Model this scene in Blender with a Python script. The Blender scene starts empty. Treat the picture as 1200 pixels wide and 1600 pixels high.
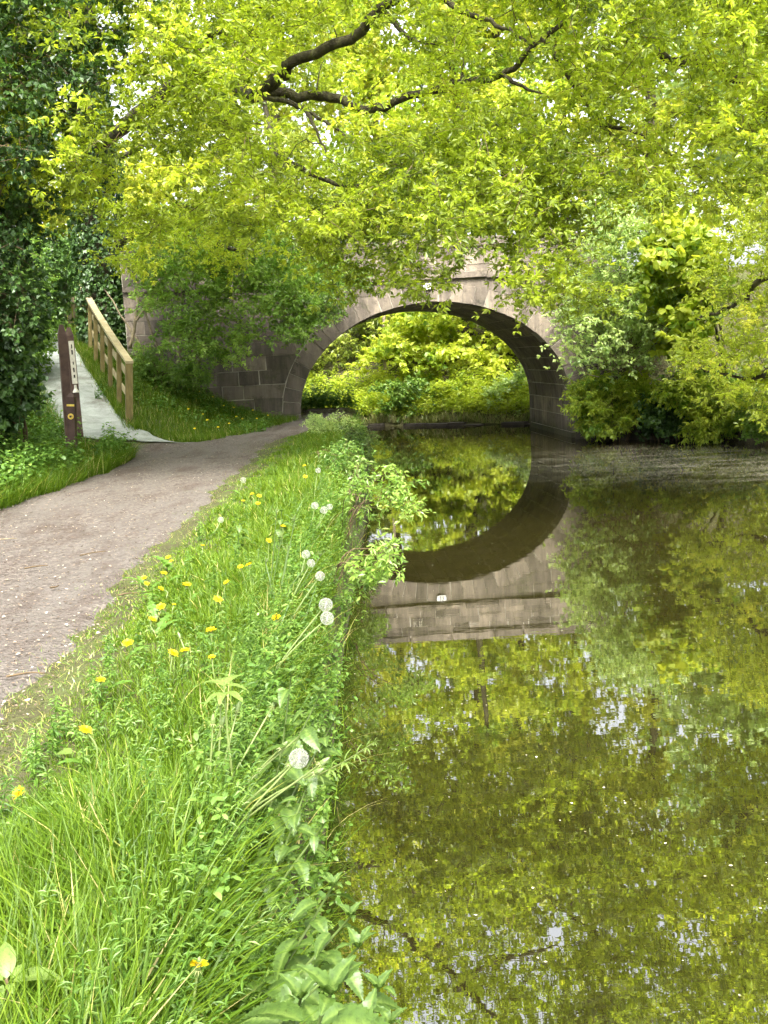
import bpy, math, random
import numpy as np
from mathutils import Vector, Matrix

rng = np.random.default_rng(11)
random.seed(5)
scene = bpy.context.scene
col = scene.collection

# ------------------------------------------------------------------ camera
F_PX = 1618.0
PITCH = math.radians(8.44)
ROLL = math.radians(2.9)
CAM = np.array([0.0, 0.0, 2.15])
fwd = np.array([0, math.cos(PITCH), -math.sin(PITCH)])
r0 = np.array([1.0, 0, 0])
u0 = np.array([0, math.sin(PITCH), math.cos(PITCH)])
cx = math.cos(ROLL) * r0 - math.sin(ROLL) * u0
cy = math.sin(ROLL) * r0 + math.cos(ROLL) * u0
cam_d = bpy.data.cameras.new('camera')
cam_d.sensor_fit = 'VERTICAL'
cam_d.sensor_height = 36.0
cam_d.lens = F_PX / 1600 * 36.0
cam_d.clip_start = 0.05
cam_d.clip_end = 2000
cam = bpy.data.objects.new('camera', cam_d)
col.objects.link(cam)
M = Matrix(((cx[0], cy[0], -fwd[0], CAM[0]), (cx[1], cy[1], -fwd[1], CAM[1]),
            (cx[2], cy[2], -fwd[2], CAM[2]), (0, 0, 0, 1)))
cam.matrix_world = M
scene.camera = cam


def ray(px, py):
    return cx * ((px - 600) / F_PX) + cy * ((800 - py) / F_PX) + fwd


def at_z(px, py, z):
    d = ray(px, py)
    return CAM + d * ((z - CAM[2]) / d[2])


def at_y(px, py, Y):
    d = ray(px, py)
    return CAM + d * (Y / d[1])


# ------------------------------------------------------------------ world, sun, exposure
SUN_EL, SUN_AZ = math.radians(54), math.radians(172)   # azimuth the light comes from, clockwise from +Y
world = bpy.data.worlds.new('World')
scene.world = world
world.use_nodes = True
nt = world.node_tree
sky = nt.nodes.new('ShaderNodeTexSky')
sky.sky_type = 'NISHITA'
sky.sun_disc = False
sky.sun_elevation = SUN_EL
sky.sun_rotation = SUN_AZ
sky.air_density = 1.0
sky.dust_density = 6.0
sky.ozone_density = 1.0
nt.nodes['Background'].inputs['Strength'].default_value = 0.15
hs = nt.nodes.new('ShaderNodeHueSaturation')      # thin white cloud: the sky keeps its brightness, loses most of its blue
hs.inputs['Saturation'].default_value = 0.22
nt.links.new(sky.outputs[0], hs.inputs['Color'])
nt.links.new(hs.outputs[0], nt.nodes['Background'].inputs[0])
sun_d = bpy.data.lights.new('sun', 'SUN')
sun_d.energy = 2.0
sun_d.angle = math.radians(22)
sun_d.color = (1.0, 0.93, 0.78)
sun = bpy.data.objects.new('sun', sun_d)
col.objects.link(sun)
sdir = Vector((math.sin(SUN_AZ) * math.cos(SUN_EL), math.cos(SUN_AZ) * math.cos(SUN_EL), math.sin(SUN_EL)))
sun.rotation_euler = sdir.to_track_quat('Z', 'Y').to_euler()
sun.location = (0, 0, 30)
vs = scene.view_settings
vs.view_transform = 'Standard'
vs.look = 'None'
vs.gamma = 1.0
vs.exposure = 2.3
vs.use_curve_mapping = False
scene.render.engine = 'CYCLES'
cy_ = scene.cycles
cy_.use_denoising = True
cy_.max_bounces = 10
cy_.diffuse_bounces = 6
cy_.transmission_bounces = 8
cy_.glossy_bounces = 3
cy_.transparent_max_bounces = 4
cy_.use_adaptive_sampling = True
cy_.adaptive_threshold = 0.03
cy_.caustics_reflective = False
cy_.caustics_refractive = False


# ------------------------------------------------------------------ helpers
def nrm(v):
    return v / np.maximum(np.linalg.norm(v, axis=-1, keepdims=True), 1e-9)


def smooth(a, b, x):
    t = np.clip((x - a) / (b - a), 0, 1)
    return t * t * (3 - 2 * t)


def mk_mesh(name, V, faces, tint=None, shade=False):
    """V (n,3); faces: list of (m,k) int arrays"""
    me = bpy.data.meshes.new(name)
    V = np.asarray(V, dtype=np.float32)
    fl = [np.asarray(f, dtype=np.int32) for f in faces if len(f)]
    me.vertices.add(len(V))
    me.vertices.foreach_set('co', V.ravel())
    lv = np.concatenate([f.ravel() for f in fl])
    tot = np.concatenate([np.full(len(f), f.shape[1], dtype=np.int32) for f in fl])
    st = np.concatenate([[0], np.cumsum(tot)[:-1]]).astype(np.int32)
    me.loops.add(len(lv))
    me.loops.foreach_set('vertex_index', lv)
    me.polygons.add(len(tot))
    me.polygons.foreach_set('loop_start', st)
    if tint is not None:
        a = me.attributes.new('tint', 'FLOAT', 'POINT')
        a.data.foreach_set('value', np.asarray(tint, dtype=np.float32))
    me.update(calc_edges=True)
    me.polygons.foreach_set('use_smooth', np.full(len(tot), bool(shade)))
    return me


def mk(name, V, faces, mat, parent=None, tint=None, shade=False):
    me = mk_mesh(name, V, faces, tint, shade)
    me.materials.append(mat)
    o = bpy.data.objects.new(name, me)
    col.objects.link(o)
    if parent is not None:
        o.parent = parent
    return o


def link_mesh(name, me, parent=None, loc=None, rot=None, scale=None):
    o = bpy.data.objects.new(name, me)
    col.objects.link(o)
    if parent is not None:
        o.parent = parent
    if loc is not None:
        o.location = loc
    if rot is not None:
        o.rotation_euler = rot
    if scale is not None:
        o.scale = scale if hasattr(scale, '__len__') else (scale,) * 3
    return o


def tag(o, label=None, cat=None, group=None, kind=None):
    if label: o['label'] = label
    if cat: o['category'] = cat
    if group: o['group'] = group
    if kind: o['kind'] = kind
    return o


def empty(name, loc, rz=0.0):
    o = bpy.data.objects.new(name, None)
    o.empty_display_size = 0.2
    o.location = loc
    o.rotation_euler = (0, 0, rz)
    col.objects.link(o)
    return o


class MB:
    """collects pieces into one mesh"""
    def __init__(s):
        s.V, s.F3, s.F4, s.T, s.n = [], [], [], [], 0

    def add(s, V, f3=None, f4=None, tint=0.5):
        V = np.asarray(V, dtype=float).reshape(-1, 3)
        if f3 is not None and len(f3): s.F3.append(np.asarray(f3) + s.n)
        if f4 is not None and len(f4): s.F4.append(np.asarray(f4) + s.n)
        s.V.append(V)
        t = np.asarray(tint, dtype=float)
        s.T.append(np.full(len(V), t) if t.ndim == 0 else t)
        s.n += len(V)

    def box(s, c, d, rot=None, tint=0.5):
        q = np.array([[x, y, z] for x in (-.5, .5) for y in (-.5, .5) for z in (-.5, .5)]) * np.array(d)
        if rot is not None: q = q @ np.array(rot).T
        s.add(q + np.array(c), f4=[(0, 1, 3, 2), (4, 6, 7, 5), (0, 4, 5, 1), (2, 3, 7, 6), (0, 2, 6, 4), (1, 5, 7, 3)], tint=tint)

    def hexa(s, quad_front, quad_back, tint=0.5, cham=0.0, push=0.0):
        """two matching quads; front gets a small chamfer"""
        a = np.array(quad_front, float); b = np.array(quad_back, float)
        nrm_ = a.mean(0) - b.mean(0); nrm_ /= np.linalg.norm(nrm_)
        if cham > 0:
            c = a.mean(0)
            e = a + (c - a) / np.linalg.norm(c - a, axis=1, keepdims=True) * cham * 1.4
            a2 = a - nrm_ * cham
            V = np.vstack([b, a2, e + nrm_ * push])
            f = [(0, 3, 2, 1)]
            for i in range(4):
                j = (i + 1) % 4
                f.append((i, j, 4 + j, 4 + i)); f.append((4 + i, 4 + j, 8 + j, 8 + i))
            f.append((8, 9, 10, 11))
            s.add(V, f4=f, tint=tint)
        else:
            V = np.vstack([b, a])
            f = [(0, 3, 2, 1), (4, 5, 6, 7)] + [(i, (i + 1) % 4, 4 + (i + 1) % 4, 4 + i) for i in range(4)]
            s.add(V, f4=f, tint=tint)

    def tube(s, P, R, n=6, tint=0.5, cap=True):
        P = np.asarray(P, float); R = np.asarray(R, float)
        if R.ndim == 0: R = np.full(len(P), float(R))
        T = nrm(np.gradient(P, axis=0))
        ref = np.where(np.abs(T[:, 2:3]) > 0.9, np.array([[1., 0, 0]]), np.array([[0, 0, 1.]]))
        A = nrm(np.cross(T, ref)); B = np.cross(T, A)
        an = np.arange(n) * 2 * np.pi / n
        V = P[:, None] + R[:, None, None] * (np.cos(an)[None, :, None] * A[:, None] + np.sin(an)[None, :, None] * B[:, None])
        k = len(P)
        i = np.arange(k - 1)[:, None] * n; j = np.arange(n)[None]; jn = (j + 1) % n
        f4 = np.stack([i + j, i + n + j, i + n + jn, i + jn], -1).reshape(-1, 4)
        s.add(V.reshape(-1, 3), f4=f4, tint=tint)
        if cap:
            for base in (0, (k - 1) * n):
                off = s.n - k * n + base
                s.F3.append(np.array([(off, off + q, off + q + 1) for q in range(1, n - 1)]))

    def build(s, name, mat, parent=None, shade=False):
        fs = []
        if s.F3: fs.append(np.vstack(s.F3))
        if s.F4: fs.append(np.vstack(s.F4))
        return mk(name, np.vstack(s.V), fs, mat, parent, np.concatenate(s.T), shade)

    def mesh(s, name, mat, shade=False):
        fs = []
        if s.F3: fs.append(np.vstack(s.F3))
        if s.F4: fs.append(np.vstack(s.F4))
        me = mk_mesh(name, np.vstack(s.V), fs, np.concatenate(s.T), shade)
        me.materials.append(mat)
        return me


# ------------------------------------------------------------------ materials
def new_mat(name):
    m = bpy.data.materials.new(name)
    m.use_nodes = True
    n = m.node_tree
    for q in list(n.nodes): n.nodes.remove(q)
    out = n.nodes.new('ShaderNodeOutputMaterial')
    return m, n, out


def ramp(n, stops, fac):
    r = n.nodes.new('ShaderNodeValToRGB')
    e = r.color_ramp.elements
    while len(e) < len(stops): e.new(0.5)
    for el, (p, c) in zip(e, stops):
        el.position = p; el.color = (*c, 1)
    if fac is not None: n.links.new(fac, r.inputs[0])
    return r.outputs[0]


def noise(n, scale, detail=4, rough=0.6, vec=None, sc=None):
    t = n.nodes.new('ShaderNodeTexNoise')
    t.inputs['Scale'].default_value = scale
    t.inputs['Detail'].default_value = detail
    t.inputs['Roughness'].default_value = rough
    if vec is None:
        g = n.nodes.new('ShaderNodeNewGeometry'); vec = g.outputs['Position']
    if sc is not None:
        mp = n.nodes.new('ShaderNodeMapping'); mp.inputs['Scale'].default_value = sc
        n.links.new(vec, mp.inputs[0]); vec = mp.outputs[0]
    n.links.new(vec, t.inputs['Vector'])
    return t.outputs['Fac']


def mathn(n, op, a, b=0.0, clamp=False):
    q = n.nodes.new('ShaderNodeMath'); q.operation = op; q.use_clamp = clamp
    for i, v in enumerate((a, b)):
        if isinstance(v, (int, float)): q.inputs[i].default_value = v
        else: n.links.new(v, q.inputs[i])
    return q.outputs[0]


def mixc(n, fac, a, b, mode='MIX'):
    q = n.nodes.new('ShaderNodeMix'); q.data_type = 'RGBA'; q.blend_type = mode
    for i, v in ((0, fac), (6, a), (7, b)):
        if isinstance(v, (int, float)): q.inputs[i].default_value = v
        elif isinstance(v, tuple): q.inputs[i].default_value = (*v, 1)
        else: n.links.new(v, q.inputs[i])
    return q.outputs[2]


def bump(n, h, strength=0.5, dist=0.02):
    b = n.nodes.new('ShaderNodeBump')
    b.inputs['Strength'].default_value = strength
    b.inputs['Distance'].default_value = dist
    n.links.new(h, b.inputs['Height'])
    return b.outputs[0]


def leaf_mat(name, stops, trans=0.5, tr_gain=(1.5, 1.45, 0.7), gloss=0.05, rough=0.4, mottle=0.0, mscale=90):
    m, n, out = new_mat(name)
    at = n.nodes.new('ShaderNodeAttribute'); at.attribute_name = 'tint'
    c = ramp(n, stops, at.outputs['Fac'])
    nor = None
    if mottle > 0:      # blotches and a crinkled surface on leaves seen close up
        nz = noise(n, mscale, 5, .7)
        c = mixc(n, mottle, c, ramp(n, [(.3, (.35, .38, .3)), (.5, (1, 1, 1)), (.72, (1.0, 1.0, .8))], nz), 'MULTIPLY')
        nor = bump(n, nz, .9, .004)
    ct = mixc(n, 1.0, c, tr_gain, 'MULTIPLY')
    d = n.nodes.new('ShaderNodeBsdfDiffuse'); n.links.new(c, d.inputs[0])
    if nor is not None: n.links.new(nor, d.inputs['Normal'])
    t = n.nodes.new('ShaderNodeBsdfTranslucent'); n.links.new(ct, t.inputs[0])
    a = n.nodes.new('ShaderNodeMixShader'); a.inputs[0].default_value = trans
    n.links.new(d.outputs[0], a.inputs[1]); n.links.new(t.outputs[0], a.inputs[2])
    g = n.nodes.new('ShaderNodeBsdfGlossy'); g.inputs['Roughness'].default_value = rough
    g.inputs[0].default_value = (0.9, 1, 0.9, 1)
    b = n.nodes.new('ShaderNodeMixShader'); b.inputs[0].default_value = gloss
    n.links.new(a.outputs[0], b.inputs[1]); n.links.new(g.outputs[0], b.inputs[2])
    n.links.new(b.outputs[0], out.inputs[0])
    return m


def simple_mat(name, stops, nscale=8, rough=0.85, bscale=40, bstr=0.4, bdist=0.01, use_tint=False, sc=None, spec=0.3):
    m, n, out = new_mat(name)
    f = noise(n, nscale, 6, 0.65, sc=sc)
    if use_tint:
        at = n.nodes.new('ShaderNodeAttribute'); at.attribute_name = 'tint'
        f = mathn(n, 'ADD', mathn(n, 'MULTIPLY', f, 0.6), mathn(n, 'MULTIPLY', at.outputs['Fac'], 0.4))
    c = ramp(n, stops, f)
    p = n.nodes.new('ShaderNodeBsdfPrincipled')
    p.inputs['Roughness'].default_value = rough
    p.inputs['Specular IOR Level'].default_value = spec
    n.links.new(c, p.inputs['Base Color'])
    if bstr > 0:
        n.links.new(bump(n, noise(n, bscale, 5, 0.7, sc=sc), bstr, bdist), p.inputs['Normal'])
    n.links.new(p.outputs[0], out.inputs[0])
    return m


MAT = {}
MAT['oak'] = leaf_mat('oak_leaf', [(0.0, (.105, .155, .018)), (.3, (.21, .275, .026)), (.55, (.32, .39, .036)), (.85, (.43, .52, .055)), (1, (.50, .52, .06))], .6, (1.53, 1.54, .8), .03)
MAT['oak_gold'] = leaf_mat('oak_leaf_gold', [(0.0, (.17, .22, .025)), (.4, (.38, .44, .045)), (.85, (.50, .58, .085)), (1, (.58, .58, .09))], .6, (1.47, 1.48, .85), .03)
MAT['bright'] = leaf_mat('sycamore_leaf', [(0.0, (.12, .22, .028)), (.5, (.29, .38, .045)), (1, (.43, .48, .065))], .55, (1.55, 1.5, .8), .02)
MAT['pale'] = leaf_mat('hawthorn_leaf', [(0.0, (.17, .26, .085)), (.5, (.33, .44, .15)), (1, (.48, .57, .22))], .5, (1.45, 1.48, .95), .04)
MAT['mid'] = leaf_mat('shrub_leaf', [(0.0, (.095, .18, .032)), (.5, (.19, .31, .055)), (1, (.31, .42, .085))], .5, (1.45, 1.55, .85), .03)
MAT['dark'] = leaf_mat('ivy_leaf', [(0.0, (.022, .048, .014)), (.5, (.050, .102, .026)), (.85, (.085, .16, .036)), (1, (.14, .24, .05))], .3, (1.6, 1.8, .7), .035, .4)
MAT['far'] = leaf_mat('far_leaf', [(0.0, (.14, .21, .03)), (.5, (.32, .36, .05)), (1, (.46, .48, .08))], .55, (1.55, 1.5, .8), .02)
MAT['layer'] = leaf_mat('layered_leaf', [(0.0, (.10, .15, .025)), (.5, (.21, .27, .045)), (1, (.34, .39, .07))], .5, (1.4, 1.4, .8), .02)
MAT['grass'] = leaf_mat('grass_blade', [(0.0, (.038, .082, .005)), (.5, (.092, .168, .009)), (.88, (.17, .25, .020)), (.93, (.34, .36, .08)), (1, (.44, .38, .17))], .42, (1.3, 1.25, .6), .015, .45)
MAT['turf'] = leaf_mat('short_turf', [(0.0, (.06, .12, .012)), (.55, (.14, .24, .022)), (.8, (.24, .28, .05)), (1, (.36, .28, .13))], .35, (1.2, 1.2, .7))
MAT['herb'] = leaf_mat('herb_leaf', [(0.0, (.04, .10, .012)), (.5, (.095, .195, .026)), (.9, (.18, .29, .05)), (1, (.23, .34, .08))], .4, (1.3, 1.3, .7), .03, .45, .5, 60)
MAT['nettle'] = leaf_mat('nettle_leaf', [(0.0, (.034, .072, .013)), (.5, (.078, .140, .024)), (1, (.17, .25, .055))], .35, (1.3, 1.35, .7), .03, .45, .7, 110)
MAT['straw'] = leaf_mat('dead_stalk', [(0.0, (.13, .20, .03)), (.4, (.24, .27, .06)), (1, (.44, .38, .17))], .3, (1, 1, .8))
MAT['stalk'] = leaf_mat('green_stalk', [(0.0, (.07, .12, .025)), (.5, (.16, .22, .06)), (1, (.30, .33, .13))], .2, (1, 1, .8))
MAT['yellow'] = leaf_mat('dandelion_petal', [(0.0, (.80, .58, .01)), (1, (.90, .76, .03))], .3, (1, 1, .6), 0.02)
MAT['fluff'] = leaf_mat('seed_fluff', [(0.0, (.36, .34, .30)), (1, (.72, .71, .68))], .45, (1, 1, 1), 0.02)
MAT['petal_white'] = leaf_mat('white_petal', [(0.0, (.7, .7, .62)), (1, (.9, .9, .85))], .4, (1, 1, .95), 0.02)
MAT['bark'] = simple_mat('bark', [(.25, (.016, .014, .009)), (.5, (.048, .042, .024)), (.72, (.10, .10, .045)), (.85, (.15, .135, .09))], 9, .95, 30, .9, .03, sc=(1, 1, .35))
MAT['bark_pale'] = simple_mat('pale_bark', [(.3, (.10, .085, .055)), (.55, (.24, .20, .13)), (.8, (.36, .32, .22))], 8, .95, 30, .7, .02)
MAT['twig'] = simple_mat('twig_bark', [(.3, (.05, .035, .02)), (.7, (.14, .10, .055))], 5, .95, 30, 0, .01)


def stone_mat():
    m, n, out = new_mat('bridge_stone')
    oi = n.nodes.new('ShaderNodeObjectInfo')
    g = n.nodes.new('ShaderNodeNewGeometry')
    big = noise(n, 0.8, 5, .65)
    streak = noise(n, 2.2, 6, .7, sc=(2.5, 2.5, .35))
    fine = noise(n, 22, 6, .75)
    f = mathn(n, 'ADD', mathn(n, 'MULTIPLY', oi.outputs['Random'], .20), mathn(n, 'MULTIPLY', streak, .66))
    f = mathn(n, 'ADD', f, mathn(n, 'MULTIPLY', big, .35))
    f = mathn(n, 'ADD', f, mathn(n, 'MULTIPLY', fine, .18))
    vm = n.nodes.new('ShaderNodeVectorMath'); vm.operation = 'DISTANCE'      # stone colour gets paler towards the crown of the arch
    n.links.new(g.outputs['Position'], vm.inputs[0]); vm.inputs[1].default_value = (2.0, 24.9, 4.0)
    crown_pale = mathn(n, 'SUBTRACT', 1.0, mathn(n, 'DIVIDE', vm.outputs['Value'], 2.9), True)
    f = mathn(n, 'ADD', f, mathn(n, 'MULTIPLY', crown_pale, .10))
    c = ramp(n, [(.36, (.030, .027, .023)), (.58, (.078, .067, .057)), (.78, (.17, .143, .118)), (1.0, (.36, .30, .235))], f)
    # lichen and soot patches
    pat = ramp(n, [(.56, (0, 0, 0)), (.66, (1, 1, 1))], noise(n, 3.1, 7, .75))
    c = mixc(n, mathn(n, 'MULTIPLY', pat, .7), c, (.036, .033, .028))
    lic = ramp(n, [(.66, (0, 0, 0)), (.72, (1, 1, 1))], noise(n, 7.0, 5, .7))
    c = mixc(n, mathn(n, 'MULTIPLY', lic, .45), c, (.36, .35, .28))
    sz = n.nodes.new('ShaderNodeSeparateXYZ'); n.links.new(g.outputs['Position'], sz.inputs[0])
    wet = mathn(n, 'ADD', sz.outputs[2], mathn(n, 'MULTIPLY', noise(n, 3.0, 5, .7), .5))
    c = mixc(n, ramp(n, [(.40, (.8, .8, .8)), (.62, (0, 0, 0))], wet), c, (.030, .032, .016))     # algae along the waterline
    mo = ramp(n, [(.56, (0, 0, 0)), (.68, (.7, .7, .7))], noise(n, 1.6, 8, .8, sc=(1, 1, 1.6)))
    c = mixc(n, mo, c, (.060, .070, .028))
    p = n.nodes.new('ShaderNodeBsdfPrincipled')
    p.inputs['Roughness'].default_value = .92
    p.inputs['Specular IOR Level'].default_value = .2
    n.links.new(c, p.inputs['Base Color'])
    h = mathn(n, 'ADD', mathn(n, 'MULTIPLY', noise(n, 7, 8, .75), .9), mathn(n, 'MULTIPLY', noise(n, 60, 4, .7), .3))
    n.links.new(bump(n, h, .7, .03), p.inputs['Normal'])
    n.links.new(p.outputs[0], out.inputs[0])
    return m


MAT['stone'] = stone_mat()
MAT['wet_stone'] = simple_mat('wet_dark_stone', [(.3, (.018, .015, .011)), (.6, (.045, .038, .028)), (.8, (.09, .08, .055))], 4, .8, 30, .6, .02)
MAT['mortar'] = simple_mat('pale_mortar', [(.3, (.20, .18, .15)), (.7, (.46, .43, .37))], 5, .95, 50, .4, .01)
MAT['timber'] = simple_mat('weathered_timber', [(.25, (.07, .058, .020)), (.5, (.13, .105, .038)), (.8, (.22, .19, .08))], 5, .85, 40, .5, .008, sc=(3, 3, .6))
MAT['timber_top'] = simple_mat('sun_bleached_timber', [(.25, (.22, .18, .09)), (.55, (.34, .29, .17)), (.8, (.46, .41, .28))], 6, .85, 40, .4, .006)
MAT['post_brown'] = simple_mat('brown_recycled_plastic', [(.3, (.045, .026, .020)), (.7, (.095, .058, .045))], 6, .6, 50, .3, .004)
MAT['plate'] = simple_mat('pale_plate', [(.35, (.42, .40, .33)), (.7, (.66, .64, .55))], 20, .5, 40, 0)
MAT['ink'] = simple_mat('dark_print', [(.3, (.02, .02, .02)), (.7, (.05, .045, .035))], 20, .5, 40, 0)
MAT['yellow_paint'] = simple_mat('yellow_marker', [(.3, (.62, .42, .06)), (.7, (.80, .62, .14))], 20, .5, 40, 0)
MAT['white_paint'] = simple_mat('white_paint', [(.3, (.72, .72, .70)), (.7, (.84, .84, .82))], 20, .5, 40, 0)
MAT['soil'] = simple_mat('soil_and_moss', [(.25, (.035, .028, .016)), (.5, (.06, .06, .022)), (.75, (.075, .10, .025))], 2.2, .95, 30, .8, .03)


def path_mat():
    m, n, out = new_mat('gravel_path')
    g = n.nodes.new('ShaderNodeNewGeometry')
    v = n.nodes.new('ShaderNodeTexVoronoi'); v.inputs['Scale'].default_value = 42
    n.links.new(g.outputs['Position'], v.inputs['Vector'])
    sep = n.nodes.new('ShaderNodeSeparateColor'); n.links.new(v.outputs['Color'], sep.inputs[0])
    f = mathn(n, 'ADD', mathn(n, 'MULTIPLY', sep.outputs[0], .55), mathn(n, 'MULTIPLY', noise(n, 12, 6, .75), .5))
    c = ramp(n, [(.12, (.050, .039, .032)), (.45, (.098, .083, .072)), (.7, (.145, .124, .108)), (.97, (.26, .23, .195))], f)
    big = noise(n, .9, 4, .6)
    c = mixc(n, ramp(n, [(.42, (0, 0, 0)), (.62, (.55, .55, .55))], big), c, (.135, .120, .108))
    wear = noise(n, 1.0, 5, .65, sc=(2.4, .16, 1))
    c = mixc(n, ramp(n, [(.44, (0, 0, 0)), (.58, (.45, .45, .45))], wear), c, (.135, .122, .110))
    dk = noise(n, 1.7, 6, .7, sc=(1.6, .5, 1))
    c = mixc(n, ramp(n, [(.5, (0, 0, 0)), (.66, (.6, .6, .6))], dk), c, (.062, .042, .032))
    p = n.nodes.new('ShaderNodeBsdfPrincipled')
    p.inputs['Roughness'].default_value = .95
    p.inputs['Specular IOR Level'].default_value = .15
    n.links.new(c, p.inputs['Base Color'])
    h = mathn(n, 'ADD', v.outputs['Distance'], noise(n, 70, 4, .7))
    n.links.new(bump(n, h, .9, .02), p.inputs['Normal'])
    n.links.new(p.outputs[0], out.inputs[0])
    return m


MAT['path'] = path_mat()


def ramp_mat():
    m, n, out = new_mat('pale_ramp_surface')
    f = mathn(n, 'ADD', mathn(n, 'MULTIPLY', noise(n, 2.6, 8, .7, sc=(1, 1.8, 1)), .6), mathn(n, 'MULTIPLY', noise(n, 55, 4, .8), .45))
    c = ramp(n, [(.30, (.09, .092, .078)), (.46, (.23, .25, .225)), (.60, (.34, .365, .335)), (.8, (.45, .47, .43))], f)
    dirt = ramp(n, [(.52, (0, 0, 0)), (.66, (.65, .65, .65))], noise(n, 1.5, 7, .75))
    c = mixc(n, dirt, c, (.105, .092, .068))
    p = n.nodes.new('ShaderNodeBsdfPrincipled'); p.inputs['Roughness'].default_value = .93
    p.inputs['Specular IOR Level'].default_value = .15
    n.links.new(c, p.inputs['Base Color'])
    n.links.new(bump(n, noise(n, 60, 5, .8), .9, .02), p.inputs['Normal'])
    n.links.new(p.outputs[0], out.inputs[0])
    return m


MAT['ramp'] = ramp_mat()


def water_mat():
    m, n, out = new_mat('canal_water')
    g = n.nodes.new('ShaderNodeNewGeometry')
    p = n.nodes.new('ShaderNodeBsdfPrincipled')
    p.inputs["Base Color"].default_value = (.015, .0132, .0032, 1)
    p.inputs['Roughness'].default_value = .006
    p.inputs['IOR'].default_value = 4.4
    h1 = noise(n, 1.0, 3, .5, sc=(1.6, 5.0, 1))
    h2 = noise(n, 9.0, 3, .5, sc=(.8, 2.2, 1))
    h = mathn(n, 'ADD', mathn(n, 'MULTIPLY', h1, 1.0), mathn(n, 'MULTIPLY', h2, .16))
    n.links.new(bump(n, h, .035, .01), p.inputs['Normal'])
    # pollen and dust film drifting in streaks near the bridge
    sx = n.nodes.new('ShaderNodeSeparateXYZ'); n.links.new(g.outputs['Position'], sx.inputs[0])
    dx = mathn(n, 'DIVIDE', mathn(n, 'SUBTRACT', sx.outputs[0], 6.4), 6.0)
    dy = mathn(n, 'DIVIDE', mathn(n, 'SUBTRACT', sx.outputs[1], 19.0), 5.0)
    r2 = mathn(n, 'ADD', mathn(n, 'MULTIPLY', dx, dx), mathn(n, 'MULTIPLY', dy, dy))
    reg = mathn(n, 'SUBTRACT', 1.0, r2, True)
    st = noise(n, 1.0, 9, .8, sc=(.7, 2.6, 1))
    fl = noise(n, 24, 4, .85, sc=(.5, 1.3, 1))
    k = mathn(n, 'ADD', mathn(n, 'MULTIPLY', st, .50), mathn(n, 'MULTIPLY', fl, .58))
    k = mathn(n, 'ADD', k, mathn(n, 'MULTIPLY', reg, .03))
    mask = ramp(n, [(.545, (0, 0, 0)), (.66, (.70, .70, .70))], k)
    d = n.nodes.new('ShaderNodeBsdfDiffuse'); d.inputs[0].default_value = (.36, .34, .26, 1)
    mx = n.nodes.new('ShaderNodeMixShader')
    n.links.new(mathn(n, 'MULTIPLY', mask, mathn(n, 'ADD', mathn(n, 'MULTIPLY', mathn(n, 'MULTIPLY', reg, reg), .85, True), 0.02, True)), mx.inputs[0])
    n.links.new(p.outputs[0], mx.inputs[1]); n.links.new(d.outputs[0], mx.inputs[2])
    n.links.new(mx.outputs[0], out.inputs[0])
    return m


MAT['water'] = water_mat()

# ------------------------------------------------------------------ ground, water, paths
CANAL = np.array([(-.30, -40), (-.34, 0), (-.42, 3), (-.44, 7), (-.38, 12), (-.25, 17), (-.35, 21), (-.62, 24.5), (-.62, 30.0), (-1.6, 31.2), (-6, 33), (-14, 34.5), (-60, 36),
                  (-60, 46), (-14, 41), (-5, 36.2), (-.3, 33.2), (2.6, 31.9), (4.4, 30.9), (4.62, 29.6), (4.75, 25.0), (6.2, 23.7), (8.6, 22.5), (10.4, 20), (12, 15), (13, 8), (13.5, 0), (13.5, -40)])
FA, FB = np.array([-4.62, 19.2]), np.array([-7.95, 28.2])
FD = (FB - FA) / np.linalg.norm(FB - FA)
FL = np.array([-FD[1], FD[0]])           # to the left of the fence (towards the ramp)


def poly_sd(P, poly):
    """signed distance, negative inside"""
    A = poly; B = np.roll(poly, -1, 0)
    best = np.full(len(P), 1e9); ins = np.zeros(len(P), bool)
    for a, b in zip(A, B):
        e = b - a; w = P - a
        t = np.clip((w @ e) / (e @ e), 0, 1)
        best = np.minimum(best, np.linalg.norm(w - t[:, None] * e, axis=1))
        c = ((a[1] > P[:, 1]) != (b[1] > P[:, 1]))
        den = (b[1] - a[1]) if abs(b[1] - a[1]) > 1e-9 else 1e-9
        xx = a[0] + (P[:, 1] - a[1]) / den * (b[0] - a[0])
        ins ^= c & (P[:, 0] < xx)
    return np.where(ins, -best, best)


def wob(x, y, s=1.0):
    return (np.sin(x * 1.7 * s + 1.3) * np.cos(y * 1.3 * s + .4) + .5 * np.sin(x * 3.9 * s + y * 2.7 * s) + .25 * np.sin(x * 8.1 * s - y * 7.3 * s + 2)) / 1.75


def edge(Y):
    return np.interp(Y, CANAL[:9, 1], CANAL[:9, 0])


def path_right(Y):
    return np.interp(Y, [-5, 0, 4, 7, 12, 18, 21, 25, 31], [-1.30, -1.35, -1.52, -1.68, -1.80, -1.86, -1.35, -.95, -.95])


def path_left(Y):
    return np.interp(Y, [-5, 0, 10, 14, 16, 17.6, 18.6, 20.5, 24.5, 31], [-4.2, -4.1, -3.95, -3.75, -3.85, -4.6, -3.35, -2.7, -1.98, -1.98])


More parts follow.
